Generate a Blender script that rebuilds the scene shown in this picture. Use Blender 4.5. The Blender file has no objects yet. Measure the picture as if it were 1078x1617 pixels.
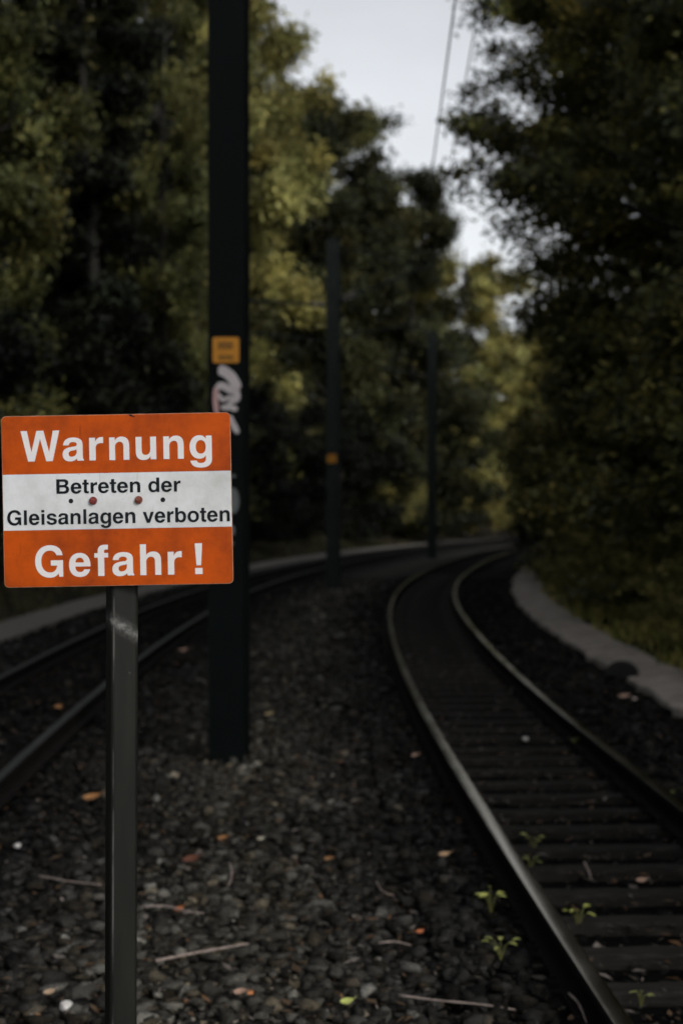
import bpy, math, random
import numpy as np
from mathutils import Vector, Matrix
from mathutils.geometry import tessellate_polygon

SC = bpy.context.scene
COL = SC.collection
rad = math.radians

# ------------------------------------------------------------------ camera
cd = bpy.data.cameras.new("camera")
cam = bpy.data.objects.new("camera", cd)
COL.objects.link(cam)
cam.location = (0, 0, 1.753)
cam.rotation_euler = (rad(90 - 0.242), 0, 0)
cd.sensor_fit = 'VERTICAL'
cd.sensor_height = 36
cd.lens = 50
cd.clip_start = 0.05
cd.clip_end = 2000
cd.dof.use_dof = True
cd.dof.focus_distance = 2.72
cd.dof.aperture_fstop = 3.5
SC.camera = cam
F = 2246.0            # focal length in pixels of the photograph (1078 x 1617)

# ------------------------------------------------------------------ light
SUN_EL, SUN_AZ = 34, 142
w = bpy.data.worlds.new("World")
SC.world = w
w.use_nodes = True
nt = w.node_tree
nt.nodes.clear()
sky = nt.nodes.new('ShaderNodeTexSky')
sky.sky_type = 'NISHITA'
sky.sun_disc = False
sky.sun_elevation = rad(SUN_EL)
sky.sun_rotation = rad(SUN_AZ)
sky.air_density = 1.0
sky.dust_density = 3.0
hs = nt.nodes.new('ShaderNodeHueSaturation')
hs.inputs['Saturation'].default_value = 0.17
bg = nt.nodes.new('ShaderNodeBackground')
bg.inputs[1].default_value = 0.15
wo = nt.nodes.new('ShaderNodeOutputWorld')
nt.links.new(sky.outputs[0], hs.inputs['Color'])
wtc = nt.nodes.new('ShaderNodeTexCoord')
wmp = nt.nodes.new('ShaderNodeMapping'); wmp.inputs['Scale'].default_value = (1, 1, 2.2)
wn = nt.nodes.new('ShaderNodeTexNoise'); wn.inputs['Scale'].default_value = 4.0; wn.inputs['Detail'].default_value = 4
wr_ = nt.nodes.new('ShaderNodeMapRange'); wr_.inputs['From Min'].default_value = .3; wr_.inputs['From Max'].default_value = .7
wr_.inputs['To Min'].default_value = .90; wr_.inputs['To Max'].default_value = 1.10
wx_ = nt.nodes.new('ShaderNodeMix'); wx_.data_type = 'RGBA'; wx_.blend_type = 'MULTIPLY'; wx_.inputs[0].default_value = 1
nt.links.new(wtc.outputs['Generated'], wmp.inputs[0]); nt.links.new(wmp.outputs[0], wn.inputs['Vector']); nt.links.new(wn.outputs[0], wr_.inputs[0])
nt.links.new(hs.outputs[0], wx_.inputs[6]); nt.links.new(wr_.outputs[0], wx_.inputs[7])
nt.links.new(wx_.outputs[2], bg.inputs[0])
nt.links.new(bg.outputs[0], wo.inputs[0])

sd = bpy.data.lights.new("sun", 'SUN')
sd.energy = 0.9
sd.angle = rad(10)
sd.color = (1.0, 0.95, 0.87)
sun = bpy.data.objects.new("sun", sd)
COL.objects.link(sun)
# sun stands behind the camera, a little to the right
az = rad(SUN_AZ)
sdir = Vector((math.sin(az) * math.cos(rad(SUN_EL)), math.cos(az) * math.cos(rad(SUN_EL)), math.sin(rad(SUN_EL))))
sun.rotation_euler = sdir.to_track_quat('Z', 'Y').to_euler()

SC.view_settings.view_transform = 'Standard'
SC.view_settings.look = 'None'
SC.view_settings.exposure = 0.42
SC.view_settings.gamma = 1.0
SC.render.engine = 'CYCLES'
SC.cycles.max_bounces = 6
SC.cycles.diffuse_bounces = 3
SC.cycles.glossy_bounces = 2
SC.cycles.transmission_bounces = 3

# ------------------------------------------------------------------ helpers
def tag(o, label=None, cat=None, group=None, kind=None):
    if label: o['label'] = label
    if cat: o['category'] = cat
    if group: o['group'] = group
    if kind: o['kind'] = kind
    return o

def empty(name, loc=(0, 0, 0), rz=0.0):
    o = bpy.data.objects.new(name, None)
    COL.objects.link(o)
    o.location = loc
    o.rotation_euler = (0, 0, rz)
    o.empty_display_size = 0.2
    return o

def copy_tree(o, parent=None):
    c = o.copy()
    COL.objects.link(c)
    if parent is not None:
        c.parent = parent
    for ch in list(o.children):
        copy_tree(ch, c)
    return c

class MB:
    """collects faces, then links them as one mesh object"""
    def __init__(s):
        s.v = []; s.f = []; s.m = []
    def add(s, vs, fs, mi=0):
        b = len(s.v)
        s.v += [tuple(map(float, p)) for p in vs]
        s.f += [tuple(i + b for i in f) for f in fs]
        s.m += [mi] * len(fs)
    def box(s, lo, hi, mi=0):
        x0, y0, z0 = lo; x1, y1, z1 = hi
        s.add([(x0,y0,z0),(x1,y0,z0),(x1,y1,z0),(x0,y1,z0),(x0,y0,z1),(x1,y0,z1),(x1,y1,z1),(x0,y1,z1)],
              [(3,2,1,0),(4,5,6,7),(0,1,5,4),(1,2,6,5),(2,3,7,6),(3,0,4,7)], mi)
    def prism(s, poly, z0, z1, mi=0):
        n = len(poly)
        s.add([(x,y,z0) for x,y in poly] + [(x,y,z1) for x,y in poly],
              [tuple(range(n-1,-1,-1)), tuple(range(n,2*n))] + [(i,(i+1)%n,n+(i+1)%n,n+i) for i in range(n)], mi)
    def tube(s, pts, rs, n=8, mi=0, cap=True):
        pts = [Vector(p) for p in pts]
        if not hasattr(rs, '__len__'): rs = [rs]*len(pts)
        rings = []; up = None
        for i, p in enumerate(pts):
            t = (pts[min(i+1, len(pts)-1)] - pts[max(i-1, 0)]).normalized()
            if up is None:
                up = Vector((0,0,1)) if abs(t.z) < .9 else Vector((1,0,0))
            a = t.cross(up)
            if a.length < 1e-6: a = t.orthogonal()
            a.normalize(); b = a.cross(t).normalized(); up = b
            rings.append([p + (a*math.cos(2*math.pi*k/n) + b*math.sin(2*math.pi*k/n))*rs[i] for k in range(n)])
        vs = [q for r in rings for q in r]
        fs = []
        for i in range(len(rings)-1):
            for k in range(n):
                fs.append((i*n+k, i*n+(k+1)%n, (i+1)*n+(k+1)%n, (i+1)*n+k))
        if cap:
            fs.append(tuple(range(n-1,-1,-1)))
            fs.append(tuple((len(rings)-1)*n+k for k in range(n)))
        s.add(vs, fs, mi)
    def build(s, name, mats, parent=None, smooth=False):
        me = bpy.data.meshes.new(name)
        me.from_pydata(s.v, [], s.f)
        if not isinstance(mats, (list, tuple)): mats = [mats]
        for m in mats: me.materials.append(m)
        me.polygons.foreach_set('material_index', s.m)
        if smooth: me.polygons.foreach_set('use_smooth', [True]*len(s.f))
        me.update()
        o = bpy.data.objects.new(name, me)
        COL.objects.link(o)
        if parent is not None: o.parent = parent
        return o

def np_mesh(name, V, Fq, mat, attrs=None, parent=None, smooth=False):
    """fast mesh from numpy: V (n,3), Fq (m,k)"""
    me = bpy.data.meshes.new(name)
    V = np.asarray(V, np.float32); Fq = np.asarray(Fq, np.int32)
    m, k = Fq.shape
    me.vertices.add(len(V)); me.vertices.foreach_set('co', V.ravel())
    me.loops.add(m*k); me.loops.foreach_set('vertex_index', Fq.ravel())
    me.polygons.add(m)
    me.polygons.foreach_set('loop_start', np.arange(0, m*k, k, dtype=np.int32))
    me.polygons.foreach_set('loop_total', np.full(m, k, np.int32))
    if smooth: me.polygons.foreach_set('use_smooth', np.ones(m, bool))
    for an, data in (attrs or {}).items():
        a = me.attributes.new(an, 'FLOAT_COLOR', 'POINT')
        a.data.foreach_set('color', np.asarray(data, np.float32).ravel())
    me.materials.append(mat)
    me.update(); me.validate()
    o = bpy.data.objects.new(name, me)
    COL.objects.link(o)
    if parent is not None: o.parent = parent
    return o

# ------------------------------------------------------------------ materials
def newmat(name):
    m = bpy.data.materials.new(name); m.use_nodes = True
    t = m.node_tree
    return m, t, t.nodes['Principled BSDF'], t.nodes, t.links

def ramp(N, stops):
    r = N.new('ShaderNodeValToRGB')
    el = r.color_ramp.elements
    while len(el) < len(stops): el.new(0.5)
    for e, (p, c) in zip(el, stops):
        e.position = p; e.color = (*c, 1)
    return r

def noisy(name, stops, scale=20, rough=0.8, bump=0.0, bscale=60, metal=0.0, detail=5, spec=0.4, stretch=None):
    m, t, p, N, L = newmat(name)
    tc = N.new('ShaderNodeTexCoord')
    src = tc.outputs['Object']
    if stretch:
        mp = N.new('ShaderNodeMapping'); mp.inputs['Scale'].default_value = stretch
        L.new(src, mp.inputs[0]); src = mp.outputs[0]
    n = N.new('ShaderNodeTexNoise'); n.inputs['Scale'].default_value = scale; n.inputs['Detail'].default_value = detail
    n.inputs['Roughness'].default_value = 0.65
    L.new(src, n.inputs['Vector'])
    r = ramp(N, stops)
    L.new(n.outputs[0], r.inputs[0]); L.new(r.outputs[0], p.inputs['Base Color'])
    p.inputs['Roughness'].default_value = rough
    p.inputs['Metallic'].default_value = metal
    p.inputs['Specular IOR Level'].default_value = spec
    if bump:
        b = N.new('ShaderNodeBump'); b.inputs['Strength'].default_value = bump; b.inputs['Distance'].default_value = 0.01
        n2 = N.new('ShaderNodeTexNoise'); n2.inputs['Scale'].default_value = bscale; n2.inputs['Detail'].default_value = 6
        L.new(src, n2.inputs['Vector']); L.new(n2.outputs[0], b.inputs['Height']); L.new(b.outputs[0], p.inputs['Normal'])
    return m

def attr_mat(name, rough=0.85, spec=0.3, noise_scale=40, bump=0.0, var=0.5, bdist=0.02):
    """base colour comes from the mesh's own per-vertex material colour, broken up by noise"""
    m, t, p, N, L = newmat(name)
    a = N.new('ShaderNodeAttribute'); a.attribute_name = 'tint'
    tc = N.new('ShaderNodeTexCoord')
    n = N.new('ShaderNodeTexNoise'); n.inputs['Scale'].default_value = noise_scale; n.inputs['Detail'].default_value = 6
    L.new(tc.outputs['Object'], n.inputs['Vector'])
    r = ramp(N, [(0.3, (1-var,)*3), (0.7, (1+var,)*3)])
    mx = N.new('ShaderNodeMix'); mx.data_type = 'RGBA'; mx.blend_type = 'MULTIPLY'; mx.inputs[0].default_value = 1
    L.new(n.outputs[0], r.inputs[0]); L.new(a.outputs['Color'], mx.inputs[6]); L.new(r.outputs[0], mx.inputs[7])
    L.new(mx.outputs[2], p.inputs['Base Color'])
    p.inputs['Roughness'].default_value = rough
    p.inputs['Specular IOR Level'].default_value = spec
    if bump:
        b = N.new('ShaderNodeBump'); b.inputs['Strength'].default_value = bump; b.inputs['Distance'].default_value = bdist
        L.new(n.outputs[0], b.inputs['Height']); L.new(b.outputs[0], p.inputs['Normal'])
    return m

def leaf_mat(name, trans=0.3):
    m, t, p, N, L = newmat(name)
    a = N.new('ShaderNodeAttribute'); a.attribute_name = 'tint'
    L.new(a.outputs['Color'], p.inputs['Base Color'])
    p.inputs['Roughness'].default_value = 0.55
    p.inputs['Specular IOR Level'].default_value = 0.18
    tr = N.new('ShaderNodeBsdfTranslucent'); L.new(a.outputs['Color'], tr.inputs[0])
    mx = N.new('ShaderNodeMixShader'); mx.inputs[0].default_value = trans
    L.new(p.outputs[0], mx.inputs[1]); L.new(tr.outputs[0], mx.inputs[2])
    L.new(mx.outputs[0], N['Material Output'].inputs[0])
    return m

M = {}
M['leaf'] = leaf_mat('leaf')
M['bark'] = noisy('bark', [(0.3, (.006,.0055,.0045)), (0.7, (.020,.018,.014))], 9, 0.9, 0.6, 30, stretch=(4,4,1))
M['ground'] = attr_mat('ground_soil', 1.0, 0.05, 22, 0.9, 0.55, 0.03)
M['stone'] = attr_mat('ballast_stone', 0.9, 0.12, 55, 0.3, 0.4, 0.004)
M['path'] = noisy('path_gravel', [(0.3, (.075,.069,.062)), (0.5, (.105,.096,.087)), (0.72, (.14,.13,.117))], 14, 0.95, 0.5, 120)
M['paving'] = noisy('path_paving', [(0.3, (.17,.148,.125)), (0.5, (.30,.264,.23)), (0.72, (.40,.36,.32))], 4, 0.95, 0.5, 120)
M['edge'] = noisy('path_edging', [(0.3, (.05,.047,.042)), (0.7, (.10,.093,.083))], 20, 0.95, 0.5, 90)
M['rust'] = noisy('rail_rust', [(0.3, (.004,.0036,.0034)), (0.7, (.011,.009,.008))], 25, 0.95, 0.4, 90, spec=0.1)
M['timber'] = noisy('sleeper_timber', [(0.3, (.009,.0085,.0075)), (0.55, (.022,.0205,.0185)), (0.75, (.056,.052,.047))], 6, 0.95, 0.8, 14, spec=0.15, stretch=(1.5,14,14))
M['mast_far'] = noisy('mast_paint_pale', [(0.3, (.016,.022,.020)), (0.7, (.025,.032,.029))], 5, 0.7, 0.05, 40, spec=0.1)  # paler green-grey paint tone of the two distant masts
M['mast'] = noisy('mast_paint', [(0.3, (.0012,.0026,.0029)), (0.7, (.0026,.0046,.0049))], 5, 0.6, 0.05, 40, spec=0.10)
M['black'] = noisy('black_paint', [(0.3, (.006,.006,.007)), (0.7, (.012,.012,.013))], 30, 0.45)
M['wire'] = noisy('wire_copper', [(0.3, (.18,.18,.185)), (0.7, (.28,.28,.285))], 30, 0.6)
M['insulator'] = noisy('insulator', [(0.3, (.04,.025,.018)), (0.7, (.07,.045,.03))], 10, 0.3)
M['yellow'] = noisy('yellow_plate', [(0.3, (.50,.20,.012)), (0.7, (.66,.28,.02))], 12, 0.5)
M['plate_ink'] = noisy('plate_ink', [(0.3, (.05,.03,.01)), (0.7, (.09,.05,.015))], 40, 0.6)
M['graffiti'] = noisy('graffiti_paint', [(0.3, (.50,.46,.47)), (0.7, (.62,.56,.58))], 14, 0.6)
M['graffiti_pink'] = noisy('graffiti_pink', [(0.3, (.50,.30,.30)), (0.7, (.6,.38,.38))], 14, 0.6)
M['graffiti_grey'] = noisy('graffiti_grey', [(0.3, (.09,.10,.105)), (0.7, (.15,.16,.165))], 14, 0.6)
M['twig'] = noisy('twig', [(0.3, (.17,.13,.115)), (0.7, (.36,.30,.27))], 40, 0.9, stretch=(1,1,1))
M['rock'] = noisy('dark_rock', [(0.3, (.002,.002,.002)), (0.7, (.005,.005,.005))], 20, 0.85, 0.5, 30)
M['white_stone'] = noisy('white_stone', [(0.3, (.5,.49,.47)), (0.7, (.72,.71,.69))], 30, 0.8, 0.3, 60)

# rail running surface: worn steel
m, t, p, N, L = newmat('rail_steel'); M['steel'] = m
p.inputs['Metallic'].default_value = 1.0
tc = N.new('ShaderNodeTexCoord')
n = N.new('ShaderNodeTexNoise'); n.inputs['Scale'].default_value = 2.5; n.inputs['Detail'].default_value = 3
L.new(tc.outputs['Object'], n.inputs['Vector'])
r = ramp(N, [(0.3, (.24,.205,.15)), (0.7, (.44,.40,.325))]); L.new(n.outputs[0], r.inputs[0]); L.new(r.outputs[0], p.inputs['Base Color'])
r2 = ramp(N, [(0.3, (.15,)*3), (0.75, (.27,)*3)]); L.new(n.outputs[0], r2.inputs[0]); L.new(r2.outputs[0], p.inputs['Roughness'])

M['steel_dull'] = noisy('rail_steel_dull', [(0.3, (.010,.012,.011)), (0.7, (.026,.029,.027))], 7, 0.6, 0, 40, spec=0.5)
# enamelled sign sheet: three bands come from the geometry; each band has grime and fine scratches
def enamel(name, base, dirt, amt, rough=0.42, spec=.15):
    rough = max(rough, .45); spec = min(spec, .15)
    m, t, p, N, L = newmat(name)
    tc = N.new('ShaderNodeTexCoord')
    n = N.new('ShaderNodeTexNoise'); n.inputs['Scale'].default_value = 9; n.inputs['Detail'].default_value = 8; n.inputs['Roughness'].default_value = .7
    L.new(tc.outputs['Object'], n.inputs['Vector'])
    mp = N.new('ShaderNodeMapping'); mp.inputs['Scale'].default_value = (90, 1, 14)
    n2 = N.new('ShaderNodeTexNoise'); n2.inputs['Scale'].default_value = 1.0; n2.inputs['Detail'].default_value = 4
    L.new(tc.outputs['Object'], mp.inputs[0]); L.new(mp.outputs[0], n2.inputs['Vector'])
    n3 = N.new('ShaderNodeTexNoise'); n3.inputs['Scale'].default_value = 160; n3.inputs['Detail'].default_value = 2
    L.new(tc.outputs['Object'], n3.inputs['Vector'])
    r1 = ramp(N, [(0.42, (0,)*3), (0.75, (1,)*3)]); L.new(n.outputs[0], r1.inputs[0])
    r2 = ramp(N, [(0.62, (0,)*3), (0.80, (1,)*3)]); L.new(n2.outputs[0], r2.inputs[0])
    r3 = ramp(N, [(0.70, (0,)*3), (0.78, (1,)*3)]); L.new(n3.outputs[0], r3.inputs[0])
    a = N.new('ShaderNodeMath'); a.operation = 'MAXIMUM'; L.new(r1.outputs[0], a.inputs[0]); L.new(r2.outputs[0], a.inputs[1])
    a2 = N.new('ShaderNodeMath'); a2.operation = 'MAXIMUM'; L.new(a.outputs[0], a2.inputs[0]); L.new(r3.outputs[0], a2.inputs[1])
    b = N.new('ShaderNodeMath'); b.operation = 'MULTIPLY'; b.inputs[1].default_value = amt; L.new(a2.outputs[0], b.inputs[0])
    mx = N.new('ShaderNodeMix'); mx.data_type = 'RGBA'
    mx.inputs[6].default_value = (*base, 1); mx.inputs[7].default_value = (*dirt, 1)
    L.new(b.outputs[0], mx.inputs[0]); L.new(mx.outputs[2], p.inputs['Base Color'])
    p.inputs['Roughness'].default_value = rough
    p.inputs['Specular IOR Level'].default_value = spec
    return m
M['orange'] = enamel('sign_orange', (.49, .074, .003), (.13, .020, .006), 0.85, .45)
M['white'] = enamel('sign_white', (.67, .69, .71), (.32, .32, .30), 0.6, .45)
M['letter_white'] = enamel('letter_white', (.72, .70, .71), (.62, .55, .52), 0.25)
M['letter_black'] = enamel('letter_black', (.006, .009, .012), (.03, .03, .03), 0.3)
M['sheet_edge'] = noisy('sheet_edge', [(0.3, (.30,.12,.05)), (0.7, (.55,.38,.28))], 60, 0.5)
M['bolt_red'] = noisy('bolt_red', [(0.3, (.10,.012,.010)), (0.6, (.22,.03,.02)), (0.8, (.30,.18,.15))], 220, 0.5, 0.4, 300)
M['bolt_rust'] = noisy('bolt_rust', [(0.3, (.05,.02,.012)), (0.55, (.20,.05,.03)), (0.8, (.42,.34,.30))], 260, 0.5, 0.5, 300, metal=0.3)
M['hole'] = noisy('hole_dark', [(0.3, (.004,.005,.007)), (0.7, (.010,.011,.014))], 50, 0.9)
# grimy galvanised post with one scraped patch near its top
m, t, p, N, L = newmat('post_steel'); M['post'] = m
tc = N.new('ShaderNodeTexCoord')
mp = N.new('ShaderNodeMapping'); mp.inputs['Scale'].default_value = (30, 30, 3)
n = N.new('ShaderNodeTexNoise'); n.inputs['Scale'].default_value = 1.2; n.inputs['Detail'].default_value = 7
L.new(tc.outputs['Object'], mp.inputs[0]); L.new(mp.outputs[0], n.inputs['Vector'])
r = ramp(N, [(0.3, (.005,.0055,.0046)), (0.7, (.0125,.013,.0108))]); L.new(n.outputs[0], r.inputs[0])
sep = N.new('ShaderNodeSeparateXYZ'); L.new(tc.outputs['Object'], sep.inputs[0])
# slanting band around z = zs + k*x
def mth(op, a, b=None, c=None):
    q = N.new('ShaderNodeMath'); q.operation = op
    for i, v in enumerate((a, b, c)):
        if v is None: continue
        if isinstance(v, (int, float)): q.inputs[i].default_value = v
        else: L.new(v, q.inputs[i])
    return q.outputs[0]
slant = mth('MULTIPLY_ADD', sep.outputs['X'], 0.62, sep.outputs['Z'])
dz = mth('ABSOLUTE', mth('SUBTRACT', slant, 1.538))
band = mth('SUBTRACT', 1.0, mth('DIVIDE', dz, 0.022))
n4 = N.new('ShaderNodeTexNoise'); n4.inputs['Scale'].default_value = 130; n4.inputs['Detail'].default_value = 6
L.new(tc.outputs['Object'], n4.inputs['Vector'])
bm_ = mth('MULTIPLY', mth('MAXIMUM', band, 0.0), n4.outputs[0])
n5 = N.new('ShaderNodeTexNoise'); n5.inputs['Scale'].default_value = 45; n5.inputs['Detail'].default_value = 5
L.new(tc.outputs['Object'], n5.inputs['Vector'])
r5 = ramp(N, [(0.69, (0,)*3), (0.74, (1,)*3)]); L.new(n5.outputs[0], r5.inputs[0])
mpv = N.new('ShaderNodeMapping'); mpv.inputs['Scale'].default_value = (60, 60, 9)
nv = N.new('ShaderNodeTexNoise'); nv.inputs['Scale'].default_value = 1.0; nv.inputs['Detail'].default_value = 6
L.new(tc.outputs['Object'], mpv.inputs[0]); L.new(mpv.outputs[0], nv.inputs['Vector'])
edge_ = mth('MAXIMUM', mth('SUBTRACT', 1.0, mth('DIVIDE', mth('ABSOLUTE', mth('ADD', sep.outputs['X'], 0.0190)), 0.0022)), 0.0)
rv = ramp(N, [(0.50, (0,)*3), (0.66, (1,)*3)]); L.new(nv.outputs[0], rv.inputs[0])
corner_highlight = mth('MULTIPLY', mth('MULTIPLY', edge_, rv.outputs[0]), 0.22)  # broken pale line painted in as the post corner's highlight
fac = mth('MAXIMUM', corner_highlight, mth('MAXIMUM', mth('MULTIPLY', mth('MULTIPLY', bm_, bm_), 1.15), mth('MULTIPLY', r5.outputs[0], 0.10)))
mx = N.new('ShaderNodeMix'); mx.data_type = 'RGBA'; mx.inputs[7].default_value = (.42,.42,.41,1)
L.new(fac, mx.inputs[0]); L.new(r.outputs[0], mx.inputs[6]); L.new(mx.outputs[2], p.inputs['Base Color'])
p.inputs['Roughness'].default_value = 0.55; p.inputs['Specular IOR Level'].default_value = 0.2

# ------------------------------------------------------------------ track alignment
_kn = np.array([0, 8, 14, 20, 27, 35, 45, 60, 90.])
_k = np.array([0.1256, 0.5468, 0.5284, 0.8696, 0.9141, 0.3047, 0.8399, 1.1807, 1.1807]) / 100
DS = 0.25
SS = np.arange(-24, 96, DS)
_kap = np.where(SS < 0, 0, np.interp(SS, _kn, _k))
i0 = int(24 / DS)
HH = -0.0457 + np.concatenate([[0], np.cumsum(_kap[:-1] * DS)])
XX = np.concatenate([[0], np.cumsum(np.sin(HH)[:-1] * DS)]); YY = np.concatenate([[0], np.cumsum(np.cos(HH)[:-1] * DS)])
XX += 1.4537 - XX[i0]; YY += 3.0 - YY[i0]

def on_track(s, d):
    x = np.interp(s, SS, XX); y = np.interp(s, SS, YY); h = np.interp(s, SS, HH)
    return x + d*np.cos(h), y - d*np.sin(h), h

def track_sd(x, y):
    x = np.asarray(x, float).ravel(); y = np.asarray(y, float).ravel()
    s = np.empty(len(x)); d = np.empty(len(x))
    for a in range(0, len(x), 4000):
        q = slice(a, a+4000)
        D = (x[q, None]-XX)**2 + (y[q, None]-YY)**2
        i = D.argmin(1)
        dx = x[q]-XX[i]; dy = y[q]-YY[i]
        s[q] = SS[i] + dx*np.sin(HH[i]) + dy*np.cos(HH[i]); dd = dx*np.cos(HH[i]) - dy*np.sin(HH[i])
        far = (i == 0) | (i == len(SS)-1)
        d[q] = np.where(far, dd, np.sign(dd)*np.sqrt(D[np.arange(len(i)), i]))
    return s, d

LC = -3.77           # centre of the left-hand track, measured from the right-hand one
GA = 0.53            # half the rail spacing
SP = 0.42            # sleeper spacing

def vnoise(x, y, sc, seed):
    """smooth value noise"""
    rs = np.random.RandomState(seed); T = rs.rand(64, 64)
    u = x/sc; v = y/sc
    i = np.floor(u).astype(int); j = np.floor(v).astype(int); fu = u-i; fv = v-j
    fu = fu*fu*(3-2*fu); fv = fv*fv*(3-2*fv)
    g = lambda a, b: T[a % 64, b % 64]
    return (g(i,j)*(1-fu)+g(i+1,j)*fu)*(1-fv) + (g(i,j+1)*(1-fu)+g(i+1,j+1)*fu)*fv

def terrain_h(x, y, d):
    r = np.interp(d, [-60, -30, -14, -9, -7.2, -6.3, -5.4, 2.4, 2.7, 3.6, 7, 12, 30, 60],
                  [4.5, 3.8, 2.2, .75, .16, .02, 0, 0, .04, .12, .9, 1.9, 3.0, 3.5])
    off = np.clip(np.maximum(d-2.6, -6.6-d), 0, 3)/3
    return r + off*(vnoise(x, y, 2.2, 3)-.5)*.5 + off*(vnoise(x, y, .7, 4)-.5)*.16 - .004*((np.abs(d) < .95) | (np.abs(d-LC) < .95)) + (1-off)*(vnoise(x, y, .9, 5)-.5)*.025

def bed_colour(x, y, d):
    """albedo of the bed: oil-dark fines inside the tracks, paler brownish ballast between them"""
    n = vnoise(x, y, .5, 8)*.6 + vnoise(x, y, .16, 9)*.4
    dr = np.abs(d); dl = np.abs(d-LC)
    oil = np.exp(-(np.maximum(dr-.45, 0)/.28)**2); oil2 = np.exp(-(np.maximum(dl-.45, 0)/.35)**2)
    mid = np.exp(-((d+1.8)/.7)**2)
    base = .0105 + .026*mid
    base = base*(1-.72*oil)*(1-.4*oil2)*(.65+.7*n)
    warm = np.clip(.10*mid + .04, 0, 1)
    return np.stack([base*(1+warm*.6), base*(1+warm*.35), base*(1-warm*.7), np.ones_like(base)], -1)

# ------------------------------------------------------------------ ground
def axis(lo, hi, a, b, fine, coarse_n):
    mid = np.arange(a, b+1e-6, fine)
    l = a - np.geomspace(1, 1+(a-lo), coarse_n)[::-1] + 1; r_ = b + np.geomspace(1, 1+(hi-b), coarse_n) - 1
    return np.concatenate([l[:-1], mid, r_[1:]])
gx = axis(-400, 400, -12, 13, .2, 22); gy = axis(-120, 700, 1, 60, .25, 22)
GX, GY = np.meshgrid(gx, gy); fx = GX.ravel(); fy = GY.ravel()
_, fd = track_sd(fx, fy)
fz = terrain_h(fx, fy, fd)
tint = bed_colour(fx, fy, fd)
soil = np.stack([np.full_like(fx, .014), np.full_like(fx, .0125), np.full_like(fx, .008), np.ones_like(fx)], -1)
soil[:, :3] *= (.6+.8*vnoise(fx, fy, 1.3, 12))[:, None]
wgt = np.clip(np.maximum(fd-2.35, -6.4-fd)/.3, 0, 1)[:, None]
tint = tint*(1-wgt) + soil*wgt
nx, ny = len(gx), len(gy)
ii = np.arange(nx*ny).reshape(ny, nx)
faces = np.stack([ii[:-1, :-1], ii[:-1, 1:], ii[1:, 1:], ii[1:, :-1]], -1).reshape(-1, 4)
g_ = np_mesh('ground', np.stack([fx, fy, fz-.012], -1), faces, M['ground'], {'tint': tint}, smooth=True)
tag(g_, kind='structure')

def strip(name, d0, d1, s0, s1, ztop, mats, wob=0.0, seed=0):
    """paved strip with a real edge, swept along the track"""
    b = MB(); s = np.arange(s0, s1, .5)
    rs = np.random.RandomState(seed)
    w0 = d0 + (rs.rand(len(s))-.5)*wob; w1 = d1 + (rs.rand(len(s))-.5)*wob
    prof = [(w0, -.08), (w0+.0, ztop-.012), (w0+.03, ztop), ((w0+w1)/2, ztop+.012), (w1-.03, ztop), (w1, ztop-.012), (w1, -.08)]
    rows = []
    for dd, z in prof:
        x, y, _ = on_track(s, dd); rows.append(np.stack([x, y, np.full_like(x, z)], -1))
    R_ = np.stack(rows, 1); n = len(prof)
    vs = R_.reshape(-1, 3).tolist()
    fs = [(i*n+k, i*n+k+1, (i+1)*n+k+1, (i+1)*n+k) for i in range(len(s)-1) for k in range(n-1)]
    b.add(vs, fs)
    return b.build(name, mats, smooth=False)
tag(strip('footpath', 1.66, 2.33, -6, 62, .075, M['paving'], .10, 1), kind='structure')
tag(strip('footpath', -6.25, -5.48, -6, 75, .06, M['path'], .05, 2), kind='structure')

# ------------------------------------------------------------------ ballast stones (nobody could count them)
PHI = (1+5**.5)/2
ICO = np.array([(-1,PHI,0),(1,PHI,0),(-1,-PHI,0),(1,-PHI,0),(0,-1,PHI),(0,1,PHI),(0,-1,-PHI),(0,1,-PHI),(PHI,0,-1),(PHI,0,1),(-PHI,0,-1),(-PHI,0,1)])/math.sqrt(1+PHI*PHI)
ICF = np.array([(0,11,5),(0,5,1),(0,1,7),(0,7,10),(0,10,11),(1,5,9),(5,11,4),(11,10,2),(10,7,6),(7,1,8),(3,9,4),(3,4,2),(3,2,6),(3,6,8),(3,8,9),(4,9,5),(2,4,11),(6,2,10),(8,6,7),(9,8,1)])

def rand_rot(n, rs):
    q = rs.normal(size=(n, 4)); q /= np.linalg.norm(q, axis=1, keepdims=True)
    a, b, c, d = q.T
    return np.stack([np.stack([1-2*(c*c+d*d), 2*(b*c-a*d), 2*(b*d+a*c)], -1),
                     np.stack([2*(b*c+a*d), 1-2*(b*b+d*d), 2*(c*d-a*b)], -1),
                     np.stack([2*(b*d-a*c), 2*(c*d+a*b), 1-2*(b*b+c*c)], -1)], 1)

rs = np.random.RandomState(11)
px_, py_, pr_ = [], [], []
for y0, y1, dens, r0, r1 in ((3.6, 7, 800, .010, .043), (7, 11, 560, .013, .043), (11, 18, 240, .022, .046), (18, 34, 90, .028, .052)):
    xl, xr = -.27*y1-1.2, .27*y1+1.2
    n = int(dens*(xr-xl)*(y1-y0))
    px_.append(rs.uniform(xl, xr, n)); py_.append(rs.uniform(y0, y1, n))
    pr_.append(r0 + (r1-r0)*rs.rand(n)**1.7)
sx, sy, sr = map(np.concatenate, (px_, py_, pr_))
keep = np.abs(sx) < .27*sy + 1.2
sx, sy, sr = sx[keep], sy[keep], sr[keep]
ss, sdist = track_sd(sx, sy)
inr = np.abs(sdist) < .99
inl = np.abs(sdist-LC) < .99
ph = np.abs(((ss/SP)+.5) % 1 - .5)*SP           # distance from the nearest sleeper's middle line
on_sleeper = inr & (ph < .07)
near_rail = np.minimum(np.abs(np.abs(sdist)-GA), np.abs(np.abs(sdist-LC)-GA)) < .075
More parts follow.
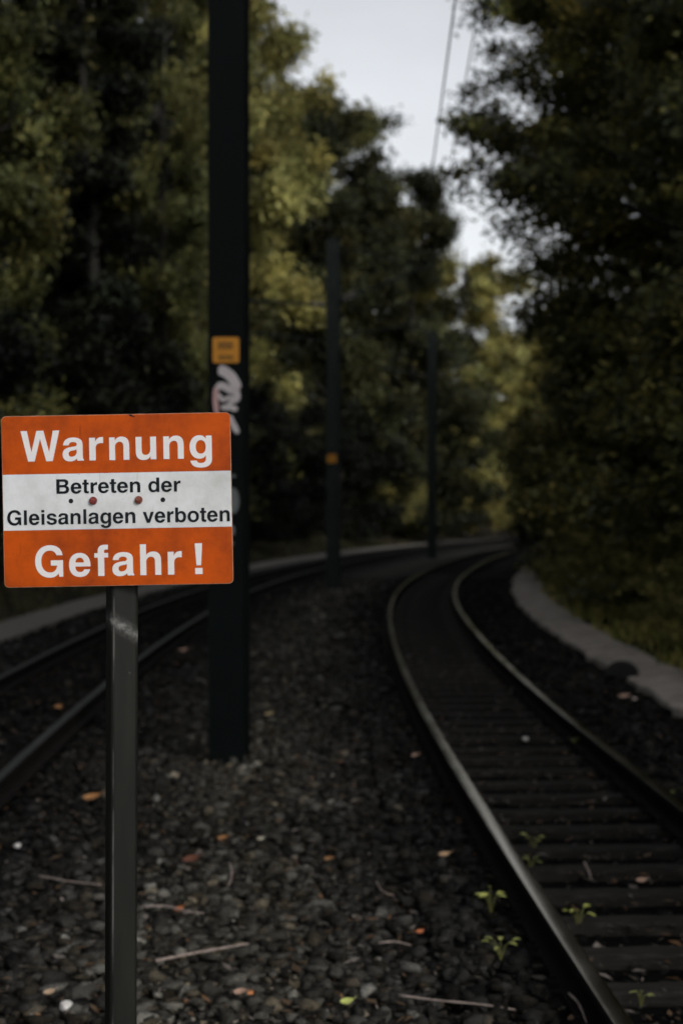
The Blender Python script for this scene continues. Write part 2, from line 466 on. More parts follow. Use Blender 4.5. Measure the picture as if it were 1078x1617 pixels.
keep = (sdist > -5.5) & (sdist < 1.66) & ~near_rail & ~(on_sleeper & (rs.rand(len(sx)) > np.where(sdist < -.60, .97, .10)))
# fewer loose stones inside the track, where fines fill the bays
keep &= ~(inr & (np.abs(sdist) < .5) & (rs.rand(len(sx)) > .6))
sx, sy, sr, sdist = sx[keep], sy[keep], sr[keep], sdist[keep]
inr = np.abs(sdist) < .99; inl = np.abs(sdist-LC) < .99
n = len(sx)
sz = terrain_h(sx, sy, sdist) + sr*rs.uniform(-.25, .55, n)
sz = np.where(inr & (np.abs(sdist) < .66), sz-.030, sz + np.where(inr & (sdist < -.6), .045, np.where(inr, .05, 0)))
BOX = np.array([(x, y, z) for x in (-1, 1) for y in (-1, 1) for z in (-1, 1)])*.62
BXF = np.array([(0,1,3),(0,3,2),(4,6,7),(4,7,5),(0,4,5),(0,5,1),(2,3,7),(2,7,6),(0,2,6),(0,6,4),(1,5,7),(1,7,3)])
col = bed_colour(sx, sy, sdist)
br = .92*np.exp(rs.normal(0, .60, n))
br = np.where(rs.rand(n) < .07, br*2.5, br)
col[:, :3] *= br[:, None]
wm = rs.rand(n) < .22
col[wm, 0] *= 1.14; col[wm, 1] *= 1.01; col[wm, 2] *= .84
col[:, :3] = np.clip(col[:, :3], 0, .30)
VV, FF, CC_ = [], [], []; base_ = 0
isbox = rs.rand(n) < .65
for shp, fcs, m_ in ((BOX, BXF, isbox), (ICO, ICF, ~isbox)):
    q = int(m_.sum()); kv = len(shp)
    V = shp[None]*(1+rs.uniform(-.34, .34, (q, kv, 1))) + rs.normal(0, .10, (q, kv, 3))
    V = V*np.stack([rs.uniform(.8, 1.55, q), rs.uniform(.6, 1.15, q), rs.uniform(.32, .85, q)], -1)[:, None]
    # stones come to rest mostly lying flat
    az_ = rs.uniform(0, 2*math.pi, q); ca, sa = np.cos(az_), np.sin(az_); zz_ = np.zeros(q); on_ = np.ones(q)
    Rz = np.stack([np.stack([ca, -sa, zz_], -1), np.stack([sa, ca, zz_], -1), np.stack([zz_, zz_, on_], -1)], 1)
    ti = rs.normal(0, .38, q); ct, st_ = np.cos(ti), np.sin(ti)
    Rx = np.stack([np.stack([on_, zz_, zz_], -1), np.stack([zz_, ct, -st_], -1), np.stack([zz_, st_, ct], -1)], 1)
    V = np.einsum('nij,njk,nlk->nli', Rz, Rx, V)*sr[m_][:, None, None]
    V += np.stack([sx[m_], sy[m_], sz[m_]], -1)[:, None]
    VV.append(V.reshape(-1, 3)); FF.append((fcs[None] + (np.arange(q)*kv)[:, None, None]).reshape(-1, 3)+base_); base_ += q*kv
    CC_.append(np.repeat(col[m_], kv, 0))
V = np.concatenate(VV); Fc = np.concatenate(FF); col = np.concatenate(CC_)
tag(np_mesh('ballast_stones', V.reshape(-1, 3), Fc, M['stone'], {'tint': col}),
    'dark grey broken ballast stones covering the ground around both tracks', 'gravel', kind='stuff')
del V, Fc

# dry flakes of leaf and bark lying between the stones
n = 15000
lx = rs.uniform(-3.6, 3.4, n); ly = 3.8 + 14*rs.rand(n)**1.5
_, ld = track_sd(lx, ly)
k = (ld > -5.4) & (ld < 1.6) & (np.abs(np.abs(ld)-GA) > .06)
lx, ly, ld = lx[k], ly[k], ld[k]; n = len(lx)
ln = rs.uniform(.008, .026, n)*np.where(rs.rand(n) < .25, 1.8, 1); wd = ln*rs.uniform(.12, .6, n)
Rm = rand_rot(n, rs)
tx = Rm[:, :, 0]*[1, 1, .35]; bx_ = np.cross([0, 0, 1], tx); 
c = np.stack([lx, ly, terrain_h(lx, ly, ld)+rs.uniform(.018, .042, n)], -1)
bend = np.stack([np.zeros(n), np.zeros(n), rs.uniform(-.3, .5, n)*wd], -1)
V = np.stack([c-tx*ln[:, None], c+bx_*wd[:, None]+bend, c+tx*ln[:, None], c-bx_*wd[:, None]+bend], 1).reshape(-1, 3)
pal = np.array([(.10,.085,.07), (.13,.085,.05), (.09,.085,.072), (.27,.235,.21), (.20,.11,.055), (.07,.064,.052)])
col = np.c_[pal[rs.randint(0, 6, n)]*rs.uniform(.5, 1.2, (n, 1)), np.ones(n)]
tag(np_mesh('leaf_litter', V, np.arange(4*n).reshape(-1, 4), M['leaf'], {'tint': np.repeat(col, 4, 0)}),
    'small dry brown leaf flakes and bark chips strewn over the ballast', 'leaf litter', kind='stuff')

# ------------------------------------------------------------------ sleepers
def make_sleeper():
    b = MB(); rs = random.Random(5)
    L_, W_, z0, z1 = .98, .062, -.12, .030
    nseg = 14
    for i in range(nseg):
        pass
    secs = []
    for i in range(nseg+1):
        x = -L_ + 2*L_*i/nseg
        j = lambda a: rs.uniform(-a, a)
        secs.append([(x, -W_+j(.006), z0), (x, -W_+j(.006), z1-.012+j(.003)), (x, -W_+.012+j(.004), z1+j(.003)),
                     (x, j(.02), z1+.002+j(.003)), (x, W_-.012+j(.004), z1+j(.003)), (x, W_+j(.006), z1-.012+j(.003)), (x, W_+j(.006), z0)])
    n = 7
    vs = [p for s in secs for p in s]
    fs = [(i*n+k, (i+1)*n+k, (i+1)*n+(k+1) % n, i*n+(k+1) % n) for i in range(nseg) for k in range(n)]
    fs += [tuple(range(n)), tuple(nseg*n+k for k in range(n-1, -1, -1))]
    b.add(vs, fs)
    return b
def make_fastening():
    b = MB()
    b.box((-.095, -.075, .026), (.095, .075, .040))
    for sx_ in (-1, 1):
        b.box((sx_*.078-.016, -.03, .038), (sx_*.078+.016, .03, .058))
        b.tube([(sx_*.078, 0, .054), (sx_*.078, 0, .078)], .012, 6)
    return b
fast0 = None
sleeper0 = None
rsl = random.Random(3)
for centre, s0, s1, lab, grp in ((0.0, -1.0, 34, 'dark weathered timber sleeper under the right-hand track', 'sleepers of the right track'),):
    kk = range(int(math.ceil(s0/SP)), int(s1/SP))
    for k in kk:
        x, y, h = on_track(k*SP, centre)
        if sleeper0 is None:
            o = sleeper0 = make_sleeper().build('sleeper', M['timber'])
        else:
            o = sleeper0.copy(); COL.objects.link(o)
        o.location = (float(x), float(y), rsl.uniform(-.006, .004))
        o.rotation_euler = (0, 0, -float(h) + rsl.uniform(-.012, .012))
        tag(o, lab, 'railway sleeper', grp)
        if centre == 0.0 and k*SP < 14:
            for gx_ in (-GA, GA):
                if fast0 is None:
                    f_ = fast0 = make_fastening().build('rail_fastening', M['rust'])
                else:
                    f_ = fast0.copy(); COL.objects.link(f_)
                f_.parent = o; f_.location = (gx_, 0, 0)

# ------------------------------------------------------------------ rails
HEADW, RH, RZ = .036, .14, .030
prof = [(-.062, 0), (-.062, .010), (-.018, .022), (-.009, .035), (-.009, .092), (-.030, .104), (-HEADW, .110), (-HEADW, .130), (-.030, .1385), (-.018, RH),
        (.018, RH), (.030, .1385), (HEADW, .130), (HEADW, .110), (.030, .104), (.009, .092), (.009, .035), (.018, .022), (.062, .010), (.062, 0)]
def rail(d, lab, s0=-8, s1=76, top='steel'):
    s = np.arange(s0, s1, .25)
    rows = []
    for u, z in prof:
        x, y, _ = on_track(s, d+u); rows.append(np.stack([x, y, np.full_like(x, RZ+z)], -1))
    R_ = np.stack(rows, 1); n = len(prof)
    b = MB()
    vs = R_.reshape(-1, 3).tolist()
    root = empty('rail', (0, 0, 0))
    tops = {8, 9, 10}
    b.add(vs, [(i*n+k, (i+1)*n+k, (i+1)*n+(k+1) % n, i*n+(k+1) % n) for i in range(len(s)-1) for k in range(n) if k not in tops])
    b.v[0:0] = []
    b.build('web_and_foot', M['rust'], root)
    c = MB()
    m_ = 4
    vs = R_[:, 8:12].reshape(-1, 3).tolist()
    c.add(vs, [(i*m_+k, (i+1)*m_+k, (i+1)*m_+k+1, i*m_+k+1) for i in range(len(s)-1) for k in range(3)])
    c.build('running_surface', M[top], root, smooth=True)
    return tag(root, lab, 'rail')
rail(-GA, 'left rail of the right track, its worn top catching a bright glint')
rail(GA, 'rightmost rail, dull and dark, on the side by the pale footpath')
rail(LC+GA, 'dark rail of the left track on the side nearer the two big masts', top='steel_dull')
rail(LC-GA, 'farthest left rail, running beside the left footpath', top='steel_dull')

# ------------------------------------------------------------------ lettering (bold grotesque outlines drawn as paths, 1000 units to the em)
GL = {
'W': (944, ['M5,718 L158,718 L259,212 L388,718 L555,718 L686,212 L784,718 L938,718 L768,0 L612,0 L472,532 L333,0 L177,0']),
'l': (278, ['M69,718 L209,718 L209,0 L69,0']),
'i': (278, ['M69,532 L209,532 L209,0 L69,0', 'M69,718 L209,718 L209,596 L69,596']),
'n': (611, ['M65,532 L200,532 L200,455 C235,515 290,546 363,546 C482,546 546,474 546,340 L546,0 L406,0 L406,308 C406,388 378,426 317,426 C249,426 205,378 205,300 L205,0 L65,0']),
'r': (389, ['M64,532 L196,532 L196,439 C226,508 275,546 345,546 C356,546 362,545 373,542 L373,400 C360,403 345,404 330,404 C246,404 204,362 204,277 L204,0 L64,0']),
'h': (611, ['M65,718 L205,718 L205,462 C240,518 292,546 360,546 C482,546 546,474 546,340 L546,0 L406,0 L406,308 C406,388 378,426 317,426 C249,426 205,378 205,300 L205,0 L65,0']),
'a': (556, ['M527,0 L377,0 C372,14 368,32 366,56 C325,10 272,-14 204,-14 C98,-14 29,48 29,146 C29,252 88,304 214,322 L284,332 C345,341 363,352 363,385 C363,420 330,440 275,440 C212,440 181,415 176,364 L45,364 C50,480 130,546 278,546 C423,546 500,490 500,384 L500,110 C500,62 507,40 527,22',
             'M360,268 C345,258 325,252 285,245 L245,238 C193,228 169,204 169,161 C169,120 196,96 240,96 C310,96 358,143 360,212']),
'e': (556, ['M527,229 L170,229 C174,145 213,100 282,100 C328,100 361,121 375,160 L516,160 C488,50 402,-14 280,-14 C122,-14 23,93 23,264 C23,440 120,546 278,546 C437,546 532,426 527,229',
             'M172,324 L376,324 C370,396 336,434 276,434 C217,434 181,396 172,324']),
'g': (611, ['M553,532 L420,532 L420,457 C385,516 335,546 268,546 C134,546 40,433 40,268 C40,104 132,-7 266,-7 C332,-7 380,20 413,75 L413,3 C413,-70 375,-108 298,-108 C243,-108 208,-87 200,-48 L55,-48 C62,-155 152,-217 300,-217 C462,-217 553,-140 553,-5',
             'M300,430 C226,430 182,370 182,270 C182,172 225,113 297,113 C370,113 413,170 413,268 C413,372 372,430 300,430']),
't': (333, ['M309,532 L309,428 L224,428 L224,150 C224,115 236,102 270,102 C284,102 296,103 309,105 L309,-2 C285,-8 258,-10 232,-10 C132,-10 84,35 84,130 L84,428 L10,428 L10,532 L84,532 L84,676 L224,676 L224,532']),
'd': (611, ['M551,718 L411,718 L411,462 C376,518 328,546 262,546 C129,546 35,430 35,266 C35,100 127,-14 262,-14 C330,-14 377,14 416,72 L416,0 L551,0',
             'M294,429 C220,429 175,366 175,264 C175,163 220,102 294,102 C367,102 411,163 411,266 C411,368 368,429 294,429']),
'o': (611, ['M306,546 C470,546 578,436 578,266 C578,96 470,-14 306,-14 C142,-14 34,96 34,266 C34,436 142,546 306,546',
             'M306,432 C386,432 438,368 438,266 C438,164 386,100 306,100 C226,100 174,164 174,266 C174,368 226,432 306,432']),
's': (556, ['M504,375 L370,375 C368,420 338,440 277,440 C222,440 190,420 190,388 C190,358 212,346 268,333 L370,308 C478,282 524,237 524,160 C524,50 432,-14 280,-14 C122,-14 33,52 28,172 L163,172 C168,118 205,92 282,92 C345,92 384,113 384,148 C384,178 362,193 305,206 L205,230 C98,256 50,302 50,381 C50,484 136,546 274,546 C416,546 500,484 504,375']),
'v': (556, ['M13,532 L163,532 L279,155 L393,532 L543,532 L354,0 L204,0']),
'f': (333, ['M318,532 L318,428 L229,428 L229,0 L89,0 L89,428 L11,428 L11,532 L89,532 L89,572 C89,676 140,725 250,725 C276,725 298,724 318,721 L318,610 C304,612 290,613 276,613 C240,613 229,600 229,566 L229,532']),
'B': (722, ['M76,718 L418,718 C556,718 634,652 634,538 C634,468 604,418 545,389 C625,363 669,297 669,212 C669,80 580,0 432,0 L76,0',
             'M226,595 L390,595 C454,595 488,568 488,516 C488,463 454,436 390,436 L226,436',
             'M226,313 L405,313 C480,313 518,281 518,220 C518,156 480,123 405,123 L226,123']),
'G': (778, ['M713,385 L713,0 L618,0 L604,82 C556,14 490,-19 400,-19 C190,-19 44,136 44,358 C44,584 187,737 398,737 C568,737 684,648 705,500 L557,500 C542,570 482,612 399,612 C273,612 192,514 192,360 C192,202 276,104 408,104 C496,104 559,158 571,262 L421,262 L421,385']),
'!': (333, ['M92,718 L242,718 L214,206 L120,206', 'M92,144 L242,144 L242,0 L92,0']),
' ': (278, []),
}
def flat(path):
    pts = []
    for tok in path.split():
        if tok[0] == 'M' or tok[0] == 'L': pts.append(tuple(map(float, tok[1:].split(','))))
    # curves need three points: parse properly
    pts = []; toks = path.replace('M', ' M ').replace('L', ' L ').replace('C', ' C ').split(); i = 0
    P = lambda s: tuple(map(float, s.split(',')))
    while i < len(toks):
        c = toks[i]
        if c in 'ML': pts.append(P(toks[i+1])); i += 2
        else:
            a = pts[-1]; b, c2, d = P(toks[i+1]), P(toks[i+2]), P(toks[i+3]); i += 4
            for k in range(1, 11):
                u = k/10; v = 1-u
                pts.append(tuple(v**3*a[q]+3*v*v*u*b[q]+3*v*u*u*c2[q]+u**3*d[q] for q in (0, 1)))
    if math.dist(pts[0], pts[-1]) < 1e-6: pts.pop()
    return pts
def glyph(ch):
    if ch == 'u':
        ad, cs = glyph('n'); return ad, [[(611-x, 532-y) for x, y in c] for c in cs]
    if ch == 'b':
        ad, cs = glyph('d'); return ad, [[(611-x, y) for x, y in c][::-1] for c in cs]
    ad, ps = GL[ch]
    return ad, [flat(q) for q in ps]
def put_glyph(mb, ch, ox, oz, sx, sz, y0, th=.0006):
    """solid letter: front face at y0-th, thin sides, in the sign's x-z plane"""
    _, cs = glyph(ch)
    if not cs: return
    groups = [[c] for c in cs] if ch in 'i!' else [cs]
    for gset in groups:
        polys = [[Vector((ox+x*sx, oz+y*sz, 0)) for x, y in c] for c in gset]
        tris = tessellate_polygon(polys)
        fl = [p_ for c in polys for p_ in c]
        front = [(p_.x, y0-th, p_.y) for p_ in fl]; back = [(p_.x, y0, p_.y) for p_ in fl]
        fs = []
        for t_ in tris:
            a, b, c = (fl[i] for i in t_)
            cr = (b.x-a.x)*(c.y-a.y) - (b.y-a.y)*(c.x-a.x)
            fs.append(tuple(t_) if cr > 0 else tuple(reversed(t_)))
        nn = len(fl); o_ = 0
        for c in polys:
            k_ = len(c)
            fs += [(o_+i, o_+(i+1) % k_, nn+o_+(i+1) % k_, nn+o_+i) for i in range(k_)]
            o_ += k_
        mb.add(front+back, fs)

# ------------------------------------------------------------------ the warning sign
SW, SH, ST = .400, .2995, .003
sroot = empty('warning_sign', (-.3915, 2.487, 0.0))
tag(sroot, 'orange and white German track warning sign on a grimy square steel post', 'sign')
# post: square tube with rounded corners, stands behind the sheet
b = MB(); poly = []
hw, cr = .0252, .009
for cx_, cy_, a0 in ((hw-cr, hw-cr, 0), (-hw+cr, hw-cr, 90), (-hw+cr, -hw+cr, 180), (hw-cr, -hw+cr, 270)):
    for q in range(5):
        a = rad(a0+q*22.5); poly.append((cx_+cr*math.cos(a), cy_+cr*math.sin(a)))
b.prism(poly, -.25, 1.86)
post = b.build('post', M['post'], sroot)
post.location = (-.0035, .036, 0); post.rotation_euler = (0, rad(.22), rad(20))
pan = empty('sign_sheet', (0, 0, 1.7635)); pan.parent = sroot
pan.rotation_euler = (0, rad(-1.1), 0)
bpy.data.objects.remove(pan)
def rrect(x0, x1, z0, z1, r, corners):
    pts = []
    for (cx_, cz_, a0, on) in ((x1, z1, 0, corners[0]), (x0, z1, 90, corners[1]), (x0, z0, 180, corners[2]), (x1, z0, 270, corners[3])):
        if not on: pts.append((cx_, cz_)); continue
        mx_ = cx_ - r if cx_ == x1 else cx_ + r; mz_ = cz_ - r if cz_ == z1 else cz_ + r
        for q in range(7):
            a = rad(a0+q*15); pts.append((mx_+r*math.cos(a), mz_+r*math.sin(a)))
    return pts
def sheet_prism(mb, pts, y0, y1, mf=0, ms=0):
    n = len(pts)
    mb.add([(x, y0, z) for x, z in pts] + [(x, y1, z) for x, z in pts], [tuple(range(n)), tuple(range(2*n-1, n-1, -1))], mf)
    mb.add([(x, y0, z) for x, z in pts] + [(x, y1, z) for x, z in pts], [((i+1) % n, i, n+i, n+(i+1) % n) for i in range(n)], ms)
x0, x1, zt, zb = -SW/2, SW/2, SH/2, -SH/2
zA = zt - SH*.3405; zB = zt - SH*.668
b = MB()
sheet_prism(b, rrect(x0, x1, zb, zt, .008, (1, 1, 1, 1)), 0, ST, 0, 0)
sheet = b.build('sheet', M['sheet_edge'], sroot)
sheet.location = (0, 0, 1.7635); sheet.rotation_euler = (0, rad(-1.08), 0)
def on_sheet(mb, name, mat, label=None):
    o = mb.build(name, mat, sheet)
    if label: o['label'] = label
    return o
e = .0008
b = MB(); sheet_prism(b, rrect(x0+e, x1-e, zA, zt-e, .0075, (1, 1, 0, 0)), -.0005, -.00001); on_sheet(b, 'colour_band', M['orange'], 'upper orange band with the word Warnung')
b = MB(); sheet_prism(b, rrect(x0+e, x1-e, zB+.0002, zA-.0002, .01, (0, 0, 0, 0)), -.0005, -.00001); on_sheet(b, 'colour_band', M['white'], 'white middle band with black lettering')
b = MB(); sheet_prism(b, rrect(x0+e, x1-e, zb+e, zB, .0075, (0, 0, 1, 1)), -.0005, -.00001); on_sheet(b, 'colour_band', M['orange'], 'lower orange band with the word Gefahr')
PXM = .0004315
def sheet_uv(u_mm, v_mm): return (x0 + u_mm/1000, zt - v_mm/1000)
A1 = rad(1.1)
def crop_uv(cx_, cy_):
    dx, dy = cx_-5, cy_-95
    return ((dx*math.cos(A1) - dy*math.sin(A1))*PXM*1000, (dx*math.sin(A1) + dy*math.cos(A1))*PXM*1000)
def spaced(mb, word, boxes, base_uv, cap):
    """letters set one by one: (left, right) of each in the photograph's crop"""
    sz = cap/718/1000
    for ch, (l, r_) in zip(word, boxes):
        _, cs = glyph(ch)
        xs = [q[0] for c in cs for q in c]
        u = crop_uv((l+r_)/2, base_uv[1])[0]
        wid = (r_-l)*PXM
        sxx = wid/(max(xs)-min(xs))
        X, Z = sheet_uv(u, crop_uv(base_uv[0], base_uv[1])[1])
        put_glyph(mb, ch, X - sxx*(max(xs)+min(xs))/2, Z, sxx, sz, -.0006)
b = MB(); spaced(b, 'Warnung', [(86, 243), (255, 341), (363, 420), (444, 525), (551, 634), (663, 745), (769, 859)], (164, 277), 53.5); on_sheet(b, 'lettering', M['letter_white'], 'white letters reading Warnung')
b = MB(); spaced(b, 'Gefahr', [(144, 257), (281, 368), (384, 440), (456, 545), (569, 654), (681, 738)], (200, 745), 54.0); on_sheet(b, 'lettering', M['letter_white'], 'white letters reading Gefahr')
b = MB(); spaced(b, '!', [(791, 821)], (200, 745), 54.0); on_sheet(b, 'exclamation_mark', M['letter_white'])
def line(mb, text, u0, v_base, width, cap):
    sz = cap/718/1000
    tot = sum(glyph(c)[0] for c in text) - 100
    sxx = width/1000/tot; X, Z = sheet_uv(u0, v_base)
    X -= (glyph(text[0])[1][0][0][0]-0)*0 + sxx*50
    for c in text:
        put_glyph(mb, c, X, Z, sxx, sz, -.0006); X += glyph(c)[0]*sxx
b = MB(); line(b, 'Betreten der', 93.4, 137.0, 216.5, 25.3); on_sheet(b, 'lettering', M['letter_black'], 'black letters reading Betreten der')
b = MB(); line(b, 'Gleisanlagen verboten', 7.6, 190.6, 389.0, 25.9); on_sheet(b, 'lettering', M['letter_black'], 'black letters reading Gleisanlagen verboten')
for u, v in ((119.3, 150), (279.8, 150.9)):
    b = MB(); X, Z = sheet_uv(u, v)
    sheet_prism(b, [(X+.0042*math.cos(rad(a)), Z+.0042*math.sin(rad(a))) for a in range(0, 360, 15)], -.0009, -.0006)
    on_sheet(b, 'bolt_hole', M['hole'])
for u, v, mm, lab in ((158.1, 150.2, 'bolt_red', 'red painted bolt head'), (237.5, 150.4, 'bolt_rust', 'rusty bolt head with worn red paint')):
    X, Z = sheet_uv(u, v); b = MB()
    sheet_prism(b, [(X+.0070*math.cos(rad(a)), Z+.0070*math.sin(rad(a))) for a in range(0, 360, 15)], -.0016, -.0006)
    sheet_prism(b, [(X+.0062*math.cos(rad(a+12)), Z+.0062*math.sin(rad(a+12))) for a in range(0, 360, 60)], -.0058, -.0016)
    sheet_prism(b, [(X+.0036*math.cos(rad(a)), Z+.0036*math.sin(rad(a))) for a in range(0, 360, 30)], -.0066, -.0058)
    on_sheet(b, 'bolt', M[mm], lab)
# chip in the enamel at the top edge
b = MB(); X, Z = sheet_uv(227, 0.9)
sheet_prism(b, [(X-.006, Z), (X-.001, Z-.0032), (X+.005, Z-.0046), (X+.008, Z-.0040), (X+.003, Z-.0022), (X+.001, Z)][::-1], -.0008, -.0006)
on_sheet(b, 'enamel_chip', M['hole'])

# ------------------------------------------------------------------ catenary masts
def hbeam(mb, wid, dep, tf, tw, z0, z1):
    mb.box((-wid/2, -dep/2, z0), (wid/2, -dep/2+tf, z1))
    mb.box((-wid/2, dep/2-tf, z0), (wid/2, dep/2, z1))
    mb.box((-tw/2, -dep/2+tf-.002, z0+.001), (tw/2, dep/2-tf+.002, z1-.001))
def ribbon(mb, pts, wd, y, th=.0005):
    """flat paint stroke with round ends on the front flange (x-z plane)"""
    P = [Vector((x, z)) for x, z in pts]
    Q = []
    for i in range(len(P)-1):
        for k in range(6): Q.append(P[i].lerp(P[i+1], k/6))
    Q.append(P[-1])
    for _ in range(3): Q = [Q[0]] + [(Q[i-1]+Q[i]*2+Q[i+1])/4 for i in range(1, len(Q)-1)] + [Q[-1]]
    l, r_ = [], []
    for i, q in enumerate(Q):
        t_ = (Q[min(i+1, len(Q)-1)]-Q[max(i-1, 0)]).normalized(); nn = Vector((-t_.y, t_.x))
        e_ = min(i, len(Q)-1-i); ww = wd/2*min(1, .45+.28*e_)
        l.append(q+nn*ww); r_.append(q-nn*ww)
    n = len(Q)
    mb.add([(p_.x, y, p_.y) for p_ in l] + [(p_.x, y, p_.y) for p_ in r_], [(i, i+1, n+i+1, n+i) for i in range(n-1)])

def plate(parent, x, z, sz, ydep, lines=True):
    b = MB(); sheet_prism(b, rrect(x-sz/2, x+sz/2, z-sz/2*.96, z+sz/2*.96, .014, (1, 1, 1, 1)), ydep-.006, ydep-.0005)
    pl = b.build('number_plate', M['yellow'], parent)
    if lines:
        b = MB(); r_ = random.Random(4)
        for zz, xx0, xx1 in ((.048, -.055, .05), (.032, -.055, .05), (.016, -.055, .05), (-.042, -.05, .048), (-.058, -.05, .048)):
            q = x+xx0
            while q < x+xx1:
                wd = r_.uniform(.010, .024); b.box((q, ydep-.0068, z+zz-.006), (min(q+wd, x+xx1), ydep-.0062, z+zz+.006)); q += wd+.004
        b.build('print', M['plate_ink'], pl)
    return pl

def mast(name_label, x, y, yaw, H, wid, plate_z, arms, paint):
    root = empty('catenary_mast', (x, y, 0), yaw)
    tag(root, name_label, 'mast')
    b = MB(); hbeam(b, wid, .27, .018, .012, -.4, H); b.build('column', paint, root)
    b = MB(); b.box((-wid/2-.01, -.145, H), (wid/2+.01, .145, H+.025)); b.build('cap_plate', paint, root)
    if plate_z: plate(root, .0, plate_z, .182, -.135)
    for side, reach, za, zb_ in arms:
        b = MB(); b.tube([(side*wid/2, 0, za), (side*reach, 0, zb_)], .028, 8)
        a = b.build('cantilever_arm', paint, root)
        b = MB(); b.tube([(side*wid/2, 0, za-.75), (side*reach*.86, 0, za-.55)], .02, 8); b.build('registration_tube', paint, root)
        b = MB()
        x_a, x_b = side*(wid/2+.10), side*(wid/2+.34)
        for q in range(7):
            f_ = q/6; xx = x_a+(x_b-x_a)*f_; zz = za+(zb_-za)*(abs(xx)-wid/2)/(reach-wid/2)
            b.tube([(xx-.012, 0, zz), (xx+.012, 0, zz)], .055, 10)
        b.build('insulator', M['insulator'], a)
        b = MB(); b.tube([(side*wid/2, 0, H-.15), (side*reach*.9, 0, za+(zb_-za)*.9+.02)], .012, 6); b.build('stay_rod', paint, root)
    return root
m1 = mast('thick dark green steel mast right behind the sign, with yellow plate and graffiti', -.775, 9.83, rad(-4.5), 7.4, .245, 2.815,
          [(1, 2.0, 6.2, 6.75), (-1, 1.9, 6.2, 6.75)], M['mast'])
# graffiti on the front flange: strokes measured on the mast
yf = -.135
def g4(cx_, cy_):       # crop pixels -> flange coordinates
    X = ((320+cx_/3.52) - 360.0)*.00427; Z = 1.753 + (799-(500+cy_/3.52))*.00427
    return (X, Z)
b = MB()
for i, (pts, wd) in enumerate([([(96, 290), (128, 292), (170, 325), (196, 370), (198, 398)], 58), ([(86, 388), (118, 372), (165, 402), (200, 410), (204, 448), (168, 464)], 40),
                               ([(100, 420), (118, 462), (160, 440), (190, 455), (150, 480)], 22), ([(112, 500), (165, 496), (205, 512)], 32), ([(160, 545), (178, 590), (210, 645)], 34)]):
    ribbon(b, [g4(*p_) for p_ in pts], wd/3.52*.00427, yf-.0006-.0003*i)
g = b.build('graffiti', M['graffiti'], m1); g['label'] = 'whitish sprayed scrawl'
b = MB(); ribbon(b, [g4(*p_) for p_ in [(84, 380), (80, 450), (88, 540)]], 30/3.52*.00427, yf-.0003)
ribbon(b, [g4(*p_) for p_ in [(205, 340), (214, 380), (206, 420)]], 12/3.52*.00427, yf-.0004)
g = b.build('graffiti', M['graffiti_pink'], m1); g['label'] = 'pinkish sprayed edge of the scrawl'
b = MB()
for (cx_, cy_, rx, rz_) in ((180, 1022, 36, 74), (176, 1188, 16, 30), (178, 1262, 8, 10), (180, 884, 17, 9)):
    X, Z = g4(cx_, cy_); pts = [(X+rx/3.52*.00427*math.cos(rad(a)), Z+rz_/3.52*.00427*math.sin(rad(a))) for a in range(0, 360, 20)]
    b.add([(p_[0], yf-.0006, p_[1]) for p_ in pts], [tuple(range(len(pts)))])
g = b.build('graffiti', M['graffiti_grey'], m1); g['label'] = 'faded grey spray blotches'
# where the line of masts meets the bearing of the third one
_s = np.arange(38, 60, .1); _x, _y, _ = on_track(_s, -1.9); TS = float(_s[np.abs(_x/_y-(682-539)/F).argmin()])
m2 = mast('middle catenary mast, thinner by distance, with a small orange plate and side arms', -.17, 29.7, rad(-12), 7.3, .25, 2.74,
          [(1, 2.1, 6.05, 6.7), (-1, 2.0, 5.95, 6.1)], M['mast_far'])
tr = on_track(TS, -1.9)
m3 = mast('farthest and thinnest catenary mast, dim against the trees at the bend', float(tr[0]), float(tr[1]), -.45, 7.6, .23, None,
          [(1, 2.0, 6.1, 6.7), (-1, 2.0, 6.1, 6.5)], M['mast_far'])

# overhead wires of the right-hand track
def wire(lab, pts, r_):
    b = MB(); P = []
    for (a, c_) in zip(pts[:-1], pts[1:]):
        n = 16; a, c_ = Vector(a), Vector(c_)
        for k in range(n):
            u = k/n; p_ = a.lerp(c_, u); p_.z -= SAG*4*u*(1-u); P.append(p_)
    P.append(Vector(pts[-1]))
    b.tube(P, r_, 6)
    return tag(b.build('overhead_wire', M['wire'], smooth=True), lab, 'wire')
SAG = .02
wx = on_track(50.0, 0.1)
wire('left overhead wire, the lower of the two crossing the sky gap', [(.2, -10, 5.6), (.83, 9.8, 5.6), (1.46, 29.7, 5.6), (float(wx[0]), float(wx[1]), 5.6)], .0085)
SAG = .06
wire('right overhead wire, the upper of the two crossing the sky gap', [(.6, -10, 6.62), (1.19, 9.8, 6.62), (1.87, 29.7, 6.66), (float(wx[0]), float(wx[1]), 6.6)], .008)

# ------------------------------------------------------------------ trees
def leaves_mesh(C, L0, L1, rs, pal, cvar, up=.75, wr=.55):
    """many leaf-sized folded quads; C (n,3) centres"""
    n = len(C)
    nrm = rs.normal(size=(n, 3)); nrm[:, 2] = np.abs(nrm[:, 2])*.7 + up; nrm /= np.linalg.norm(nrm, axis=1, keepdims=True)
    t_ = rs.normal(size=(n, 3)); t_ -= nrm*(t_*nrm).sum(1, keepdims=True); t_ /= np.linalg.norm(t_, axis=1, keepdims=True)
    b_ = np.cross(nrm, t_)
    ln = rs.uniform(L0, L1, (n, 1))*.5; wd = ln*wr*rs.uniform(.8, 1.2, (n, 1))
    fold = nrm*wd*rs.uniform(.1, .5, (n, 1))
    V = np.stack([C-t_*ln, C+b_*wd+fold-t_*ln*.15, C+t_*ln-nrm*ln*.25, C-b_*wd+fold-t_*ln*.15], 1).reshape(-1, 3)
    return V, np.arange(4*n).reshape(-1, 4)

